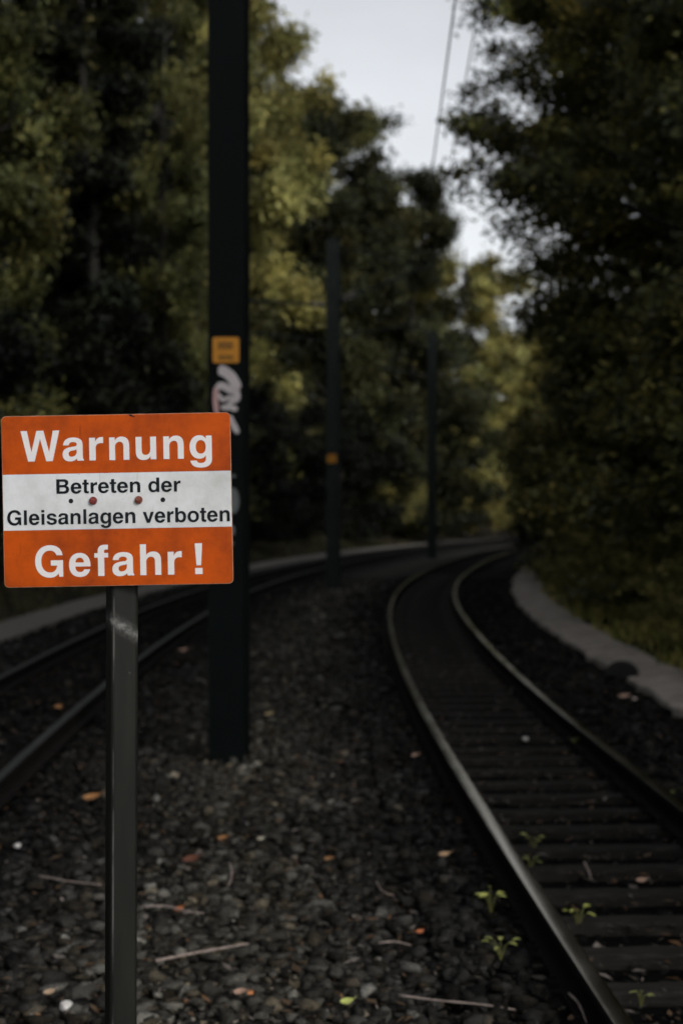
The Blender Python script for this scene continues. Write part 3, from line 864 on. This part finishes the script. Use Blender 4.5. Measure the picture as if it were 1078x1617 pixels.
PAL = {
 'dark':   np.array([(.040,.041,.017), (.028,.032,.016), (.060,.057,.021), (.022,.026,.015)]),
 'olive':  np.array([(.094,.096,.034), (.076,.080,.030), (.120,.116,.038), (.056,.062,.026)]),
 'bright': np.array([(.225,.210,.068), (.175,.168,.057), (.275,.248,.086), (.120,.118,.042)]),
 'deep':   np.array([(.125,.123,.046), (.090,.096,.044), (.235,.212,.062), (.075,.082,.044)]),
 'shade_dark':    np.array([(.012,.015,.010), (.009,.011,.008), (.018,.020,.011), (.007,.009,.007)]),  # near-black leaf colour painted in for shaded hollows and undergrowth
}
def tree_proto(seed, H, R, palname, base=.06, nl=11, leaves=34000, L0=.13, L1=.21, shape='oval', trunk=True, extra=None, kind='tree', blob=.50):
    """returns (trunk MB, leaf centres/colour) for one tree: trunk, limbs, twigs, leaf clumps at their ends"""
    rs = np.random.RandomState(seed); pr = random.Random(seed)
    b = MB(); clumps = []
    def prof_r(t_):
        if shape == 'oval': return R*(max(0.0, math.sin(math.pi*min(1, max(0, (t_*.9+.10))))))**.6
        if shape == 'column': return R*(.75+.25*math.sin(7*t_+seed))*(1 if t_ < .8 else max(.3, 1-(t_-.8)*3.2))
        if shape == 'round': return R*(1.0 if t_ < .6 else max(.18, math.cos((t_-.6)*3.3)))*(.85+.2*math.sin(9*t_+seed))
        if shape == 'cone': return R*max(.12, 1.05-t_*.95)
        return R
    # trunk
    tp = []; x = y = 0.0
    for i in range(9):
        t_ = i/8; tp.append((x, y, -.35 + (H*.93+.35)*t_)); x += pr.uniform(-.14, .14)*H/14; y += pr.uniform(-.14, .14)*H/14
    r0 = H*.017
    b.tube(tp, [r0*1.5*(1-.0)] + [r0*(1-.85*i/8) for i in range(1, 9)], 9)
    def tpt(t_):
        u = t_*8; i = min(7, int(u)); return Vector(tp[i]).lerp(Vector(tp[i+1]), u-i)
    for k in range(nl*2):
        t_ = base + (1-base)*((k+.5+pr.uniform(-.4, .4))/(nl*2))
        p0 = tpt(min(.97, max(.03, t_*.92)))
        a = k*2.39996 + pr.uniform(-.5, .5)
        ln = prof_r(t_)*pr.uniform(.62, 1.12); rise = pr.uniform(-.05, .45)*ln + .25*ln*t_
        p3 = p0 + Vector((math.cos(a)*ln, math.sin(a)*ln, rise))
        p1 = p0.lerp(p3, .35) + Vector((0, 0, .10*ln)); p2 = p0.lerp(p3, .7) + Vector((pr.uniform(-.1, .1)*ln, pr.uniform(-.1, .1)*ln, .08*ln))
        rr = r0*.42*(1-.6*t_)
        b.tube([p0, p1, p2, p3], [rr, rr*.7, rr*.45, rr*.18], 5, cap=False)
        for q in range(9):
            u = pr.uniform(.25, 1.0)
            pb = p1.lerp(p2, (u-.35)/.35) if u < .7 else p2.lerp(p3, (u-.7)/.3)
            dv = Vector((math.cos(a)+pr.uniform(-1.1, 1.1), math.sin(a)+pr.uniform(-1.1, 1.1), pr.uniform(-.6, .8))).normalized()
            l2 = pr.uniform(.12, .36)*R
            pe = pb + dv*l2
            b.tube([pb, pb.lerp(pe, .5)+Vector((0, 0, .03*R)), pe], [rr*.28, rr*.18, rr*.08], 4, cap=False)
            clumps.append((pe, pr.uniform(.7, 1.3)))
            if q % 2 == 0: clumps.append((pb.lerp(pe, .45), pr.uniform(.6, 1.0)))
    if extra:
        for (p0, p3, ncl) in extra:
            p0, p3 = Vector(p0), Vector(p3)
            pm = p0.lerp(p3, .5)+Vector((0, 0, .35))
            b.tube([p0, pm, p3], [.07, .045, .015], 6, cap=False)
            for q in range(ncl):
                u = .35+.65*q/(ncl-1); pb = p0.lerp(pm, u*2) if u < .5 else pm.lerp(p3, u*2-1)
                pe = pb + Vector((pr.uniform(-.35, .35), pr.uniform(-.5, .5), pr.uniform(-.2, .22)))
                b.tube([pb, pe], [.014, .005], 4, cap=False)
                clumps.append((pe, pr.uniform(.45, .8)))
    CC = np.array([tuple(c[0]) for c in clumps]); SZ = np.array([c[1] for c in clumps])
    w_ = SZ**2; idx = rs.choice(len(CC), leaves, p=w_/w_.sum())
    off = rs.normal(size=(leaves, 3))
    rr_ = np.abs(rs.normal(.75, .35, (leaves, 1)))
    off = off/np.linalg.norm(off, axis=1, keepdims=True)*rr_*[1.1, 1.1, .72]*blob*(R/3.6)**.6*SZ[idx][:, None]
    C = CC[idx] + off
    okz = C[:, 2] > .05
    C = C[okz]
    V, Fq = leaves_mesh(C, L0, L1, rs, None, 0)
    pal = PAL[palname]
    n = len(C)
    cid = idx[okz]
    cb = np.exp(rs.normal(0, .38, len(CC)))[cid]; hue = rs.normal(0, .05, len(CC))[cid] + rs.normal(0, .025, n)
    pick = np.where(rs.rand(n) < .6, rs.randint(0, len(pal), len(CC))[cid], rs.randint(0, len(pal), n))
    col = pal[pick]*(cb*rs.uniform(.88, 1.14, n))[:, None]*np.stack([1+hue, np.ones(n), 1-hue*.8], -1)
    col = np.c_[col, np.ones(n)]
    return b, V, Fq, np.repeat(col, 4, 0)

def build_tree(name, proto, loc, rz, sc, lab, cat, group):
    b, V, Fq, col = proto
    root = empty(name, loc, rz); root.scale = sc
    b.build('trunk' if name.endswith('tree') else 'stems', M['bark'], root, smooth=True)
    np_mesh('crown' if name.endswith('tree') else 'foliage', V, Fq, M['leaf'], {'tint': col}, root)
    return tag(root, lab, cat, group)

PROTO = {
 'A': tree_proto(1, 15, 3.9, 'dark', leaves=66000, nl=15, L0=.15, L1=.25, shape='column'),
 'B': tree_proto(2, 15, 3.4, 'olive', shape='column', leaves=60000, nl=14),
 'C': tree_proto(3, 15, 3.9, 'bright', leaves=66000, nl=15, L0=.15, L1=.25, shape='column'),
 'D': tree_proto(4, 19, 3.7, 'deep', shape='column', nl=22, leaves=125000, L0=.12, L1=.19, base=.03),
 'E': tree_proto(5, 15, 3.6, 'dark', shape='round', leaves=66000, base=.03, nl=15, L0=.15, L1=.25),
 'Y': tree_proto(7, 14, 1.9, 'shade_dark', shape='column', nl=13, leaves=40000, L0=.14, L1=.22, base=.02),  # leaves coloured black to stand for the hollow between lit crowns
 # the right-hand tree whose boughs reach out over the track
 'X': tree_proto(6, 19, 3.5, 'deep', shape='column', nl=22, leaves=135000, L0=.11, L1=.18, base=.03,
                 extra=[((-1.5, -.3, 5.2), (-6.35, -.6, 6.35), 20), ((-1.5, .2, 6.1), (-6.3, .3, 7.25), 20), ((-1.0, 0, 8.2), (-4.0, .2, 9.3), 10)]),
}
SHR = {
 'a': tree_proto(21, 3.0, 1.5, 'deep', shape='oval', nl=7, leaves=9000, L0=.07, L1=.13, base=.0, blob=.5),
 'b': tree_proto(22, 2.2, 1.3, 'bright', shape='oval', nl=6, leaves=6500, L0=.06, L1=.12, base=.0, blob=.5),
 'c': tree_proto(23, 5.0, 2.3, 'shade_dark', shape='oval', nl=10, leaves=20000, L0=.10, L1=.18, base=.0, blob=.5),  # bush leaves coloured dark for the shade beneath the trees
}
LEFT, RIGHT = 'trees along the left side of the tracks', 'trees along the right side of the tracks'
TREES = [
 # proto, x, y, height scale, width scale, rot, label, group
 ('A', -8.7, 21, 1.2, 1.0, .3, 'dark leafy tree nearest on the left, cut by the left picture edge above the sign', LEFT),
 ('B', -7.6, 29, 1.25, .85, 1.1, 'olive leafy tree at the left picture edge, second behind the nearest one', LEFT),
 ('Y', -6.0, 34.5, 1.2, 1.0, .4, 'narrow blackish tree, leaves coloured as a shaded hollow, between the left picture edge and the lit olive column', LEFT),
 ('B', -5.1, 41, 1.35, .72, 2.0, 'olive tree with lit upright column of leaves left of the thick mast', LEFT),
 ('Y', -6.9, 46, 1.3, 1.0, 2.9, 'narrow blackish tree, leaves coloured as a shaded hollow, directly left of the thick mast, behind the lit olive column', LEFT),
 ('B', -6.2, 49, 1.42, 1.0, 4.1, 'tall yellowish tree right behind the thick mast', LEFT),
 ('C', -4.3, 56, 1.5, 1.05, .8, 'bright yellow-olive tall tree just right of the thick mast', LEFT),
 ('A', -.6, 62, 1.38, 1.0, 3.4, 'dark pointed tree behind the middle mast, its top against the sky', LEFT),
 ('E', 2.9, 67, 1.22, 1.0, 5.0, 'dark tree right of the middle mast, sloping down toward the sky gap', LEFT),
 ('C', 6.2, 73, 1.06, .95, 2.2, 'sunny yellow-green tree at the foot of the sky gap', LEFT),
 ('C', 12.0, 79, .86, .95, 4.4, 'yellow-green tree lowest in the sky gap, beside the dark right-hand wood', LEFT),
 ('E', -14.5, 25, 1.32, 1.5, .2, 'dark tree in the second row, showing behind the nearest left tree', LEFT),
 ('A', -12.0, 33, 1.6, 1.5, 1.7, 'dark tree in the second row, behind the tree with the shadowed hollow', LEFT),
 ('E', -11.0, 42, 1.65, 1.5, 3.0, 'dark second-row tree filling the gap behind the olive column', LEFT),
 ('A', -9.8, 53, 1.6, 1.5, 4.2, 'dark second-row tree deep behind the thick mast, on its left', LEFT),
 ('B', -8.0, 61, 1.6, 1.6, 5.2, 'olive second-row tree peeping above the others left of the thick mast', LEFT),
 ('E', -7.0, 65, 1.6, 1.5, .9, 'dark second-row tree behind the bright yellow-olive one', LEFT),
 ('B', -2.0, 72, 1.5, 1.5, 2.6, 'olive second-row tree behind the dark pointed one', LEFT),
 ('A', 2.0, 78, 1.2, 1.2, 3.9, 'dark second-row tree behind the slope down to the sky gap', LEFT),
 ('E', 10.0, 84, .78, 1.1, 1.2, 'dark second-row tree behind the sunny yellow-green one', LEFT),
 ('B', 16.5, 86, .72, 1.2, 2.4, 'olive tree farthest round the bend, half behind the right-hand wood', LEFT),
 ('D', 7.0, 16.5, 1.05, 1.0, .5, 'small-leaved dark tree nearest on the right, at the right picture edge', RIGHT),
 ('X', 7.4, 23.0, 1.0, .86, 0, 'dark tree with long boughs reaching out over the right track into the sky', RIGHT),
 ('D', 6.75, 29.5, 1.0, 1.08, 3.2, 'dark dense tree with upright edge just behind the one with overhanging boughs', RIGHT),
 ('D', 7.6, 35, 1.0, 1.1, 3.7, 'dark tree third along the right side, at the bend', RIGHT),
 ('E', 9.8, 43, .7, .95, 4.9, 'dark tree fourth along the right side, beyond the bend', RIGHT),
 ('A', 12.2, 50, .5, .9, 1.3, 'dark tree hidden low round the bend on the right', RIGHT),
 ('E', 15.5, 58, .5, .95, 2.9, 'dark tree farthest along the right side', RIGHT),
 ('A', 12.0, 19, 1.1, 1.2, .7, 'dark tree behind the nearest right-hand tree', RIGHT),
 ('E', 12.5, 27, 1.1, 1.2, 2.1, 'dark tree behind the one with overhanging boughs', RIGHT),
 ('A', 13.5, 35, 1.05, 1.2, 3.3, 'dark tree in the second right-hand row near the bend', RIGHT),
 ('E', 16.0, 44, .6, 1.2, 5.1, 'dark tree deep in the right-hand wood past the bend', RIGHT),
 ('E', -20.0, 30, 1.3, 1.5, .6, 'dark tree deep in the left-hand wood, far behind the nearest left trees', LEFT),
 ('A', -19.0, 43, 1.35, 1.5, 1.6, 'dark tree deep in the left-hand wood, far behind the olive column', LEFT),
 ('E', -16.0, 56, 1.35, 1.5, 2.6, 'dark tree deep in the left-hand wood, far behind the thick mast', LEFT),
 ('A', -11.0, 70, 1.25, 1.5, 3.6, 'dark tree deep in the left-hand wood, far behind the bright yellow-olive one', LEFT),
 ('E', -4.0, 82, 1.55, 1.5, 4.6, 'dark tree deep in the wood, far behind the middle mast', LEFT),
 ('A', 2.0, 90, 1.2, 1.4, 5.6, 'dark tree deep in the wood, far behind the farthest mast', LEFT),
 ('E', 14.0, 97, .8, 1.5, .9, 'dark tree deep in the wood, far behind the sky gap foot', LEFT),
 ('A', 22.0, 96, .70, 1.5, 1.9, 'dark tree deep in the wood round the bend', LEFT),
 ('A', -9.4, 13, 1.2, 1.0, 2.7, 'added unseen dark tree left of the left track, just outside the left picture edge', LEFT),  # unseen trees beside and behind the camera, added to shade bed and mast
 ('E', -9.2, 5, 1.2, 1.1, 3.7, 'added unseen dark tree beside the left track, left of where the picture is taken', LEFT),
 ('A', -9.0, -4, 1.2, 1.1, 4.7, 'added unseen dark tree on the left, behind where the picture is taken', LEFT),
 ('E', -8.5, -13, 1.2, 1.1, 5.7, 'added unseen dark tree farthest behind on the left, outside the picture', LEFT),
 ('D', 7.0, 9, 1.1, 1.1, 1.5, 'added unseen small-leaved dark tree right of the right footpath, just outside the right picture edge', RIGHT),
 ('D', 6.8, 1.5, 1.1, 1.1, 2.5, 'added unseen small-leaved dark tree on the right, level with where the picture is taken', RIGHT),
 ('D', 7.4, -17, 1.1, 1.1, 3.5, 'added unseen small-leaved dark tree on the right, behind where the picture is taken', RIGHT),
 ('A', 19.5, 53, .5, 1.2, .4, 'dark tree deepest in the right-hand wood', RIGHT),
]
first = {}
def th_at(x, y):
    _, d = track_sd([x], [y]); return float(terrain_h(np.array([x]), np.array([y]), d)[0])
for pk, x, y, hs_, ws_, rz, lab, grp in TREES:
    z = th_at(x, y)
    if pk not in first:
        first[pk] = o = build_tree('tree', PROTO[pk], (x, y, z), rz, (ws_, ws_, hs_), lab, 'tree', grp)
    else:
        o = copy_tree(first[pk]); o.location = (x, y, z); o.rotation_euler = (0, 0, rz); o.scale = (ws_, ws_, hs_)
        tag(o, lab, 'tree', grp)
SHRUBS = [
 # kind, s, d, scale, rot, label
 ('b', 11.5, 4.2, 1.0, .3, 'olive shrub at the right picture edge above the pale footpath'),
 ('a', 13.5, 4.9, 1.6, 1.3, 'dark shrub just left of the shrub at the right picture edge'),
 ('b', 15.5, 4.1, .8, 2.2, 'low olive shrub beside the widest part of the right footpath'),
 ('a', 18.0, 4.5, 1.6, 3.0, 'dark bush leaning toward the right footpath, midway along it'),
 ('b', 20.5, 3.7, .8, 4.0, 'low olive bush where the right footpath starts to bend'),
 ('a', 23.5, 4.3, 1.5, .9, 'dark bush on the inside of the bend of the right footpath'),
 ('b', 26.5, 3.4, .85, 1.9, 'yellowish bush touching the far end of the right footpath'),
 ('a', 29.5, 4.0, 1.4, 2.7, 'dark bush that hides where the right footpath vanishes'),
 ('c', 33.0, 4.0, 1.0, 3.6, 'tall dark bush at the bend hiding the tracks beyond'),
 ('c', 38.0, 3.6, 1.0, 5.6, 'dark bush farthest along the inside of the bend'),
 ('b', 10.6, 3.0, 0.5, 0.2, 'knee-high leafy plant at the right picture edge, touching the footpath'),
 ('b', 12.4, 3.25, 0.6, 1.2, 'leafy low plant next to the footpath above the black rock'),
 ('b', 14.2, 2.95, 0.5, 2.2, 'leafy low plant second along the footpath from the black rock'),
 ('b', 16.8, 3.2, 0.6, 3.2, 'leafy low plant third along the footpath from the black rock'),
 ('b', 19.2, 3.0, 0.5, 4.2, 'leafy low plant halfway along the curving footpath'),
 ('b', 22.0, 3.05, 0.6, 5.2, 'leafy low plant past the middle of the curving footpath'),
 ('b', 24.8, 2.9, 0.55, 0.7, 'bright low plant near the far end of the right footpath'),
 ('b', 27.6, 2.9, 0.65, 1.7, 'bright low plant where the right footpath fades into the bushes'),
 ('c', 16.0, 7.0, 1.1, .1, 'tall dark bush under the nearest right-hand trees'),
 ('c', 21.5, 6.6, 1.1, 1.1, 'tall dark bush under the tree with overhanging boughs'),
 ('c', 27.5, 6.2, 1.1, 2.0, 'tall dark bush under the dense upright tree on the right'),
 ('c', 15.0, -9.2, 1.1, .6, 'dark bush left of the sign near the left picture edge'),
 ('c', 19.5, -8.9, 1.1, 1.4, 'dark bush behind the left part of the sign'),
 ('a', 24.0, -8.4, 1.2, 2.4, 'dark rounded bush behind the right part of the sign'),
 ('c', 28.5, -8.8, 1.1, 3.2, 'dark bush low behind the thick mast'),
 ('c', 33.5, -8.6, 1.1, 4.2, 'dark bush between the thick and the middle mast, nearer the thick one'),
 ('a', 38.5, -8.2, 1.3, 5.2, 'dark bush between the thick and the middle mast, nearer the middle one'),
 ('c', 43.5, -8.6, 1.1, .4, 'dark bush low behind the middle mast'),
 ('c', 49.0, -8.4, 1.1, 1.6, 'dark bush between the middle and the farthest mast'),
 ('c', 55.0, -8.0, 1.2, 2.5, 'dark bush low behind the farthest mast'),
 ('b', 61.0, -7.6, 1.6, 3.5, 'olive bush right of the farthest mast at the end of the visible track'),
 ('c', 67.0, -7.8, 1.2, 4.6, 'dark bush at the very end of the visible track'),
]
for pk, s_, d_, sc_, rz, lab in SHRUBS:
    x, y, _ = on_track(s_, d_); x, y = float(x), float(y); z = th_at(x, y) - .05
    grp = 'undergrowth bushes beside the tracks'
    if pk not in first:
        first[pk] = o = build_tree('shrub', SHR[pk], (x, y, z), rz, (sc_,)*3, lab, 'shrub', grp)
    else:
        o = copy_tree(first[pk]); o.location = (x, y, z); o.rotation_euler = (0, 0, rz); o.scale = (sc_,)*3
        tag(o, lab, 'shrub', grp)

# ------------------------------------------------------------------ grass verges and ground cover (uncountable)
def grass(lab, cat, s0, s1, d0, d1, n, h0, h1, pal, seed, name='grass'):
    rs = np.random.RandomState(seed)
    s_ = rs.uniform(s0, s1, n); d_ = rs.uniform(d0, d1, n)
    x, y, _ = on_track(s_, d_)
    den = vnoise(x, y, .8, seed+1); k = den**2.2 > rs.rand(n)*.6
    x, y, d_ = x[k], y[k], d_[k]; n = len(x)
    z = terrain_h(x, y, d_) - .02
    h = rs.uniform(h0, h1, n)*(.5+vnoise(x, y, 1.2, seed+2)); a = rs.uniform(0, 2*math.pi, n)
    lean = rs.uniform(.15, .9, n)*h
    w_ = rs.uniform(.004, .010, n)*1.4
    bx, by = np.cos(a), np.sin(a)
    p0 = np.stack([x-by*w_, y+bx*w_, z], -1); p1 = np.stack([x+by*w_, y-bx*w_, z], -1)
    m1_ = np.stack([x+bx*lean*.35+by*w_*.8, y+by*lean*.35-bx*w_*.8, z+h*.6], -1); m0_ = np.stack([x+bx*lean*.35-by*w_*.8, y+by*lean*.35+bx*w_*.8, z+h*.6], -1)
    t_ = np.stack([x+bx*lean, y+by*lean, z+h*.92], -1); t2 = t_+np.stack([by*.0015, -bx*.0015, np.zeros(n)], -1)
    V = np.stack([p0, p1, m1_, m0_, t2, t_], 1).reshape(-1, 3)
    i = np.arange(n)[:, None]*6
    Fq = np.concatenate([i+[0, 1, 2, 3], i+[3, 2, 4, 5]], 0)
    col = np.array(pal)[rs.randint(0, len(pal), n)]*rs.uniform(.6, 1.3, (n, 1))
    o = np_mesh(name, V, Fq, M['leaf'], {'tint': np.repeat(np.c_[col, np.ones(n)], 6, 0)})
    return tag(o, lab, cat, kind='stuff')
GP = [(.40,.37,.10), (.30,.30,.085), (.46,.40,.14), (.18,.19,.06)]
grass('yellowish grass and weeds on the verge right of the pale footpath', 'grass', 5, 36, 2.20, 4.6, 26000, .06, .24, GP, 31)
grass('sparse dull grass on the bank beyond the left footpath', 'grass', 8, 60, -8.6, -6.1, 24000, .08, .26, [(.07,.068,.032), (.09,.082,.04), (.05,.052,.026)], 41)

# ------------------------------------------------------------------ single small things lying on the bed
def at(px, py, z=.03):
    Y = F*(1.753-z)/(py-799.0)
    return Vector(((px-539)/F*Y, Y, z))

def leaf_thing(px, py, size, colr, rz, lab, z=.045, cat='leaf', curl=.3):
    p = at(px, py, z); b = MB(); n = 9; vs = []
    for i in range(n):
        u = i/(n-1); wdt = size*.42*math.sin(math.pi*u)**.7*(1-.25*u)
        xx = size*(u-.5); zz = curl*size*((u-.5)**2)*1.6
        vs += [(xx, -wdt, zz+curl*wdt*.7), (xx, 0, zz), (xx, wdt, zz+curl*wdt*.7)]
    fs = [(i*3+k, (i+1)*3+k, (i+1)*3+k+1, i*3+k+1) for i in range(n-1) for k in range(2)]
    b.add(vs, fs); b.tube([(size*.5, 0, curl*size*.4), (size*.72, .1*size, curl*size*.62)], size*.018, 5)
    key = 'leaf_' + '_'.join('%d' % round(c_*100) for c_ in colr)
    mm = M.get(key) or noisy(key, [(0.3, tuple(c_*.7 for c_ in colr)), (0.7, tuple(min(1, c_*1.15) for c_ in colr))], 40, .6)
    M[key] = mm
    o = b.build('fallen_leaf', mm); o.location = p; o.rotation_euler = (rad(14), rad(-10), rz)
    return tag(o, lab, cat, 'fallen leaves on the ballast')
OR, PINK, YG, TAN = (.44, .21, .075), (.45, .29, .21), (.50, .56, .16), (.42, .30, .20)
for a in [
 (145, 1260, .11, OR, .1, 'orange fallen leaf on the ballast left of the sign post'),
 (290, 1027, .11, PINK, .2, 'pinkish tan leaf on the ballast between sign post and thick mast'),
 (92, 1117, .085, OR, 1.0, 'orange leaf lying inside the left track near its right rail'),
 (352, 1324, .06, OR, .0, 'small rust orange leaf below the thick mast'),
 (302, 1358, .09, (.16, .06, .035), .2, 'dull red-brown leaf between the sign post and the small orange leaf'),
 (282, 1437, .05, (.40, .12, .03), .7, 'tiny orange-red leaf near the end of a thin twig by the sign post'),
 (702, 1350, .06, (.65, .42, .24), .0, 'pale orange leaf left of the shiny rail', .075),
 (520, 1357, .055, OR, -.6, 'orange-tan curled leaf in the middle of the ballast'),
 (656, 1193, .06, PINK, .1, 'pinkish leaf beside the shiny rail higher up', .075),
 (1013, 1391, .055, PINK, .1, 'pinkish leaf on a sleeper inside the right track'),
 (380, 1568, .055, PINK, -.4, 'pink-beige leaf near the bottom, right of the sign post'),
 (548, 1583, .05, YG, .2, 'fresh yellow-green leaf on the ballast at the bottom'),
 (663, 1472, .035, (.5, .16, .06), .5, 'tiny red-orange leaf left of the shiny rail near the bottom', .075),
 (985, 1100, .11, PINK, .2, 'pink-beige leaf lying next to the dark rock by the right footpath'),
 (1001, 1104, .06, (.7, .58, .5), 1.2, 'whitish scrap of leaf right of the pink-beige one by the dark rock'),
 (78, 1568, .045, TAN, .4, 'tan leaf near the bottom left corner beside the white stone'),
 (412, 1325, .045, (.6, .55, .42), .3, 'pale leaf fragment below the right edge of the thick mast'),
 (425, 1128, .09, (.30, .24, .12), .5, 'olive-tan leaf on the ballast just right of the thick mast'),
 (395, 1570, .03, (.5, .2, .08), 1.1, 'tiny orange leaf bit touching the pink-beige leaf near the bottom'),
]: leaf_thing(*a)

def twig(pts, r_, lab, z=.05, mat='twig'):
    P = [at(x, y, z+dz) for x, y, dz in pts]
    o = P[0].copy(); b = MB()
    Q = []
    for i in range(len(P)-1):
        for k in range(5): Q.append(P[i].lerp(P[i+1], k/5))
    Q.append(P[-1])
    for _ in range(2): Q = [Q[0]]+[(Q[i-1]+2*Q[i]+Q[i+1])/4 for i in range(1, len(Q)-1)]+[Q[-1]]
    r2 = random.Random(int(pts[0][0]))
    b.tube([q-o for q in Q], [r_*(1-.45*i/len(Q))*r2.uniform(.8, 1.2) for i in range(len(Q))], 6)
    ob = b.build('twig', M[mat], smooth=True); ob.location = o
    return tag(ob, lab, 'twig', 'twigs on the ballast')
twig([(246, 1518, 0), (300, 1507, .004), (345, 1499, .006), (392, 1491, .004)], .0062, 'straight pale twig lying right of the sign post at the bottom')
twig([(630, 1573, 0), (690, 1581, .004), (760, 1587, .006), (832, 1599, .004)], .0045, 'long thin pale twig left of the shiny rail at the bottom')
twig([(898, 1570, .02), (912, 1583, .03), (920, 1600, .02), (926, 1617, 0)], .0045, 'short curved pale twig leaning beside the shiny rail at the bottom')
twig([(362, 1364, .02), (366, 1378, .022), (364, 1392, .01), (360, 1399, 0)], .0055, 'short bent upright twig below the thick mast')
twig([(60, 1383, 0), (105, 1392, .006), (160, 1398, .004)], .0045, 'thin brown twig left of the sign post')
twig([(225, 1432, 0), (262, 1431, .006), (300, 1441, .004), (322, 1443, 0)], .005, 'thin pinkish twig right of the sign post, above the straight pale one')
twig([(922, 1362, .03), (929, 1375, .02), (933, 1388, 0)], .0055, 'short upright twig stub between the rails of the right track')
twig([(597, 1490, 0), (622, 1487, .008), (648, 1493, 0)], .004, 'short bowed twig in the middle of the ballast')
twig([(594, 1392, .02), (602, 1408, .02), (622, 1415, 0)], .004, 'small hooked twig in the middle of the ballast above the bowed one')

def pebble(px, py, r_, mat, lab, cat='stone', name='pebble', sc=(1, 1, .7), z=.04, seed=1, sub=2):
    rs = np.random.RandomState(seed)
    V = ICO.copy(); Fs = ICF.tolist()
    for _ in range(sub):
        vs = V.tolist(); mid = {}; nf = []
        def mp_(a, b):
            k_ = (min(a, b), max(a, b))
            if k_ not in mid:
                q = (np.array(vs[a])+np.array(vs[b])); vs.append((q/np.linalg.norm(q)).tolist()); mid[k_] = len(vs)-1
            return mid[k_]
        for a, b, c_ in Fs:
            x, y, q = mp_(a, b), mp_(b, c_), mp_(c_, a); nf += [(a, x, q), (b, y, x), (c_, q, y), (x, y, q)]
        V = np.array(vs); Fs = nf
    dirs = rs.normal(size=(10, 3)); dirs /= np.linalg.norm(dirs, axis=1, keepdims=True)
    for d_ in dirs:
        cut = rs.uniform(.72, .95); pr_ = V@d_; V = V - np.maximum(pr_-cut, 0)[:, None]*d_
    V = V*sc*r_
    b = MB(); b.add(V.tolist(), Fs)
    o = b.build(name, M[mat]); o.location = at(px, py, z); o.rotation_euler = (0, 0, seed*.7)
    return tag(o, lab, cat)
pebble(105, 1590, .030, 'white_stone', 'white stone on the ballast in the bottom left corner', seed=3, sc=(1.1, .9, .6))
pebble(28, 1336, .020, 'white_stone', 'small white stone at the left picture edge', seed=5)
pebble(829, 1167, .024, 'white_stone', 'small bright white stone between the rails of the right track', seed=7)
pebble(156, 1417, .026, 'edge', 'grey stone beside the sign post at mid height of the ballast', seed=9, sc=(1.2, 1, .7))
pebble(982, 1066, .19, 'rock', 'lumpy black rock against the edge of the right footpath', 'rock', 'rock', (1, .8, .75), .07, 12, 3)

def weed(px, py, size, rz, lab, pal, nleaf=6, z=.035):
    root = empty('weed', at(px, py, z), rz); tag(root, lab, 'weed', 'seedling weeds by the right track')
    r_ = random.Random(int(px*7+py)); st = MB(); lf = MB()
    for i in range(nleaf):
        a = i*2.4 + r_.uniform(-.4, .4); hgt = size*r_.uniform(.45, 1.0); out = size*r_.uniform(.35, .75)
        e_ = Vector((math.cos(a)*out, math.sin(a)*out, hgt))
        st.tube([(0, 0, -.03), e_*.5+Vector((0, 0, .1*size)), e_], [.0022, .0017, .001], 5)
        dv = Vector((math.cos(a), math.sin(a), r_.uniform(-.1, .5))).normalized(); sd_ = dv.cross(Vector((0, 0, 1))).normalized(); up_ = sd_.cross(dv)
        L_ = size*r_.uniform(.42, .7); vs = []
        for k in range(6):
            u = k/5; wd = L_*.30*math.sin(math.pi*min(.97, u*.92+.06))**.8
            c_ = e_ + dv*L_*u - Vector((0, 0, .25*L_*u*u))
            vs += [tuple(c_-sd_*wd+up_*wd*.3), tuple(c_), tuple(c_+sd_*wd+up_*wd*.3)]
        lf.add(vs, [(k*3+q, (k+1)*3+q, (k+1)*3+q+1, k*3+q+1) for k in range(5) for q in range(2)])
    st.build('stem', M['weed_stem'], root); lf.build('leaves', pal, root)
M['weed_stem'] = noisy('weed_stem', [(0.3, (.10,.11,.03)), (0.7, (.16,.16,.05))], 60, .6)
wl = noisy('weed_leaf', [(0.3, (.36,.40,.09)), (0.7, (.52,.55,.15))], 50, .5); M['weed_leaf'] = wl
wd_ = noisy('weed_leaf_dark', [(0.3, (.20,.23,.06)), (0.7, (.30,.32,.09))], 50, .5)
weed(843, 1336, .055, .2, 'small green weed against the inner side of the shiny rail, upper of two', wl)
weed(838, 1368, .05, 1.2, 'darker green weed against the inner side of the shiny rail, lower of two', wd_)
weed(775, 1433, .075, 2.2, 'bright green weed on the ballast left of the shiny rail', wl, 7, .075)
weed(913, 1456, .06, .9, 'pale green weed lying flat between the rails near a sleeper', wl, 6)
weed(790, 1505, .065, 3.0, 'dull green weed left of the shiny rail, below the bright one', wd_, 6, .075)
weed(910, 1176, .06, 1.7, 'tiny dark green weed by the inner side of the rightmost rail', wd_, 5)
weed(1075, 1262, .06, .4, 'green weed beyond the rightmost rail at the right picture edge', wd_, 5)
weed(1012, 1578, .035, 2.9, 'tiny green weed between the rails in the bottom right corner', wd_, 5)
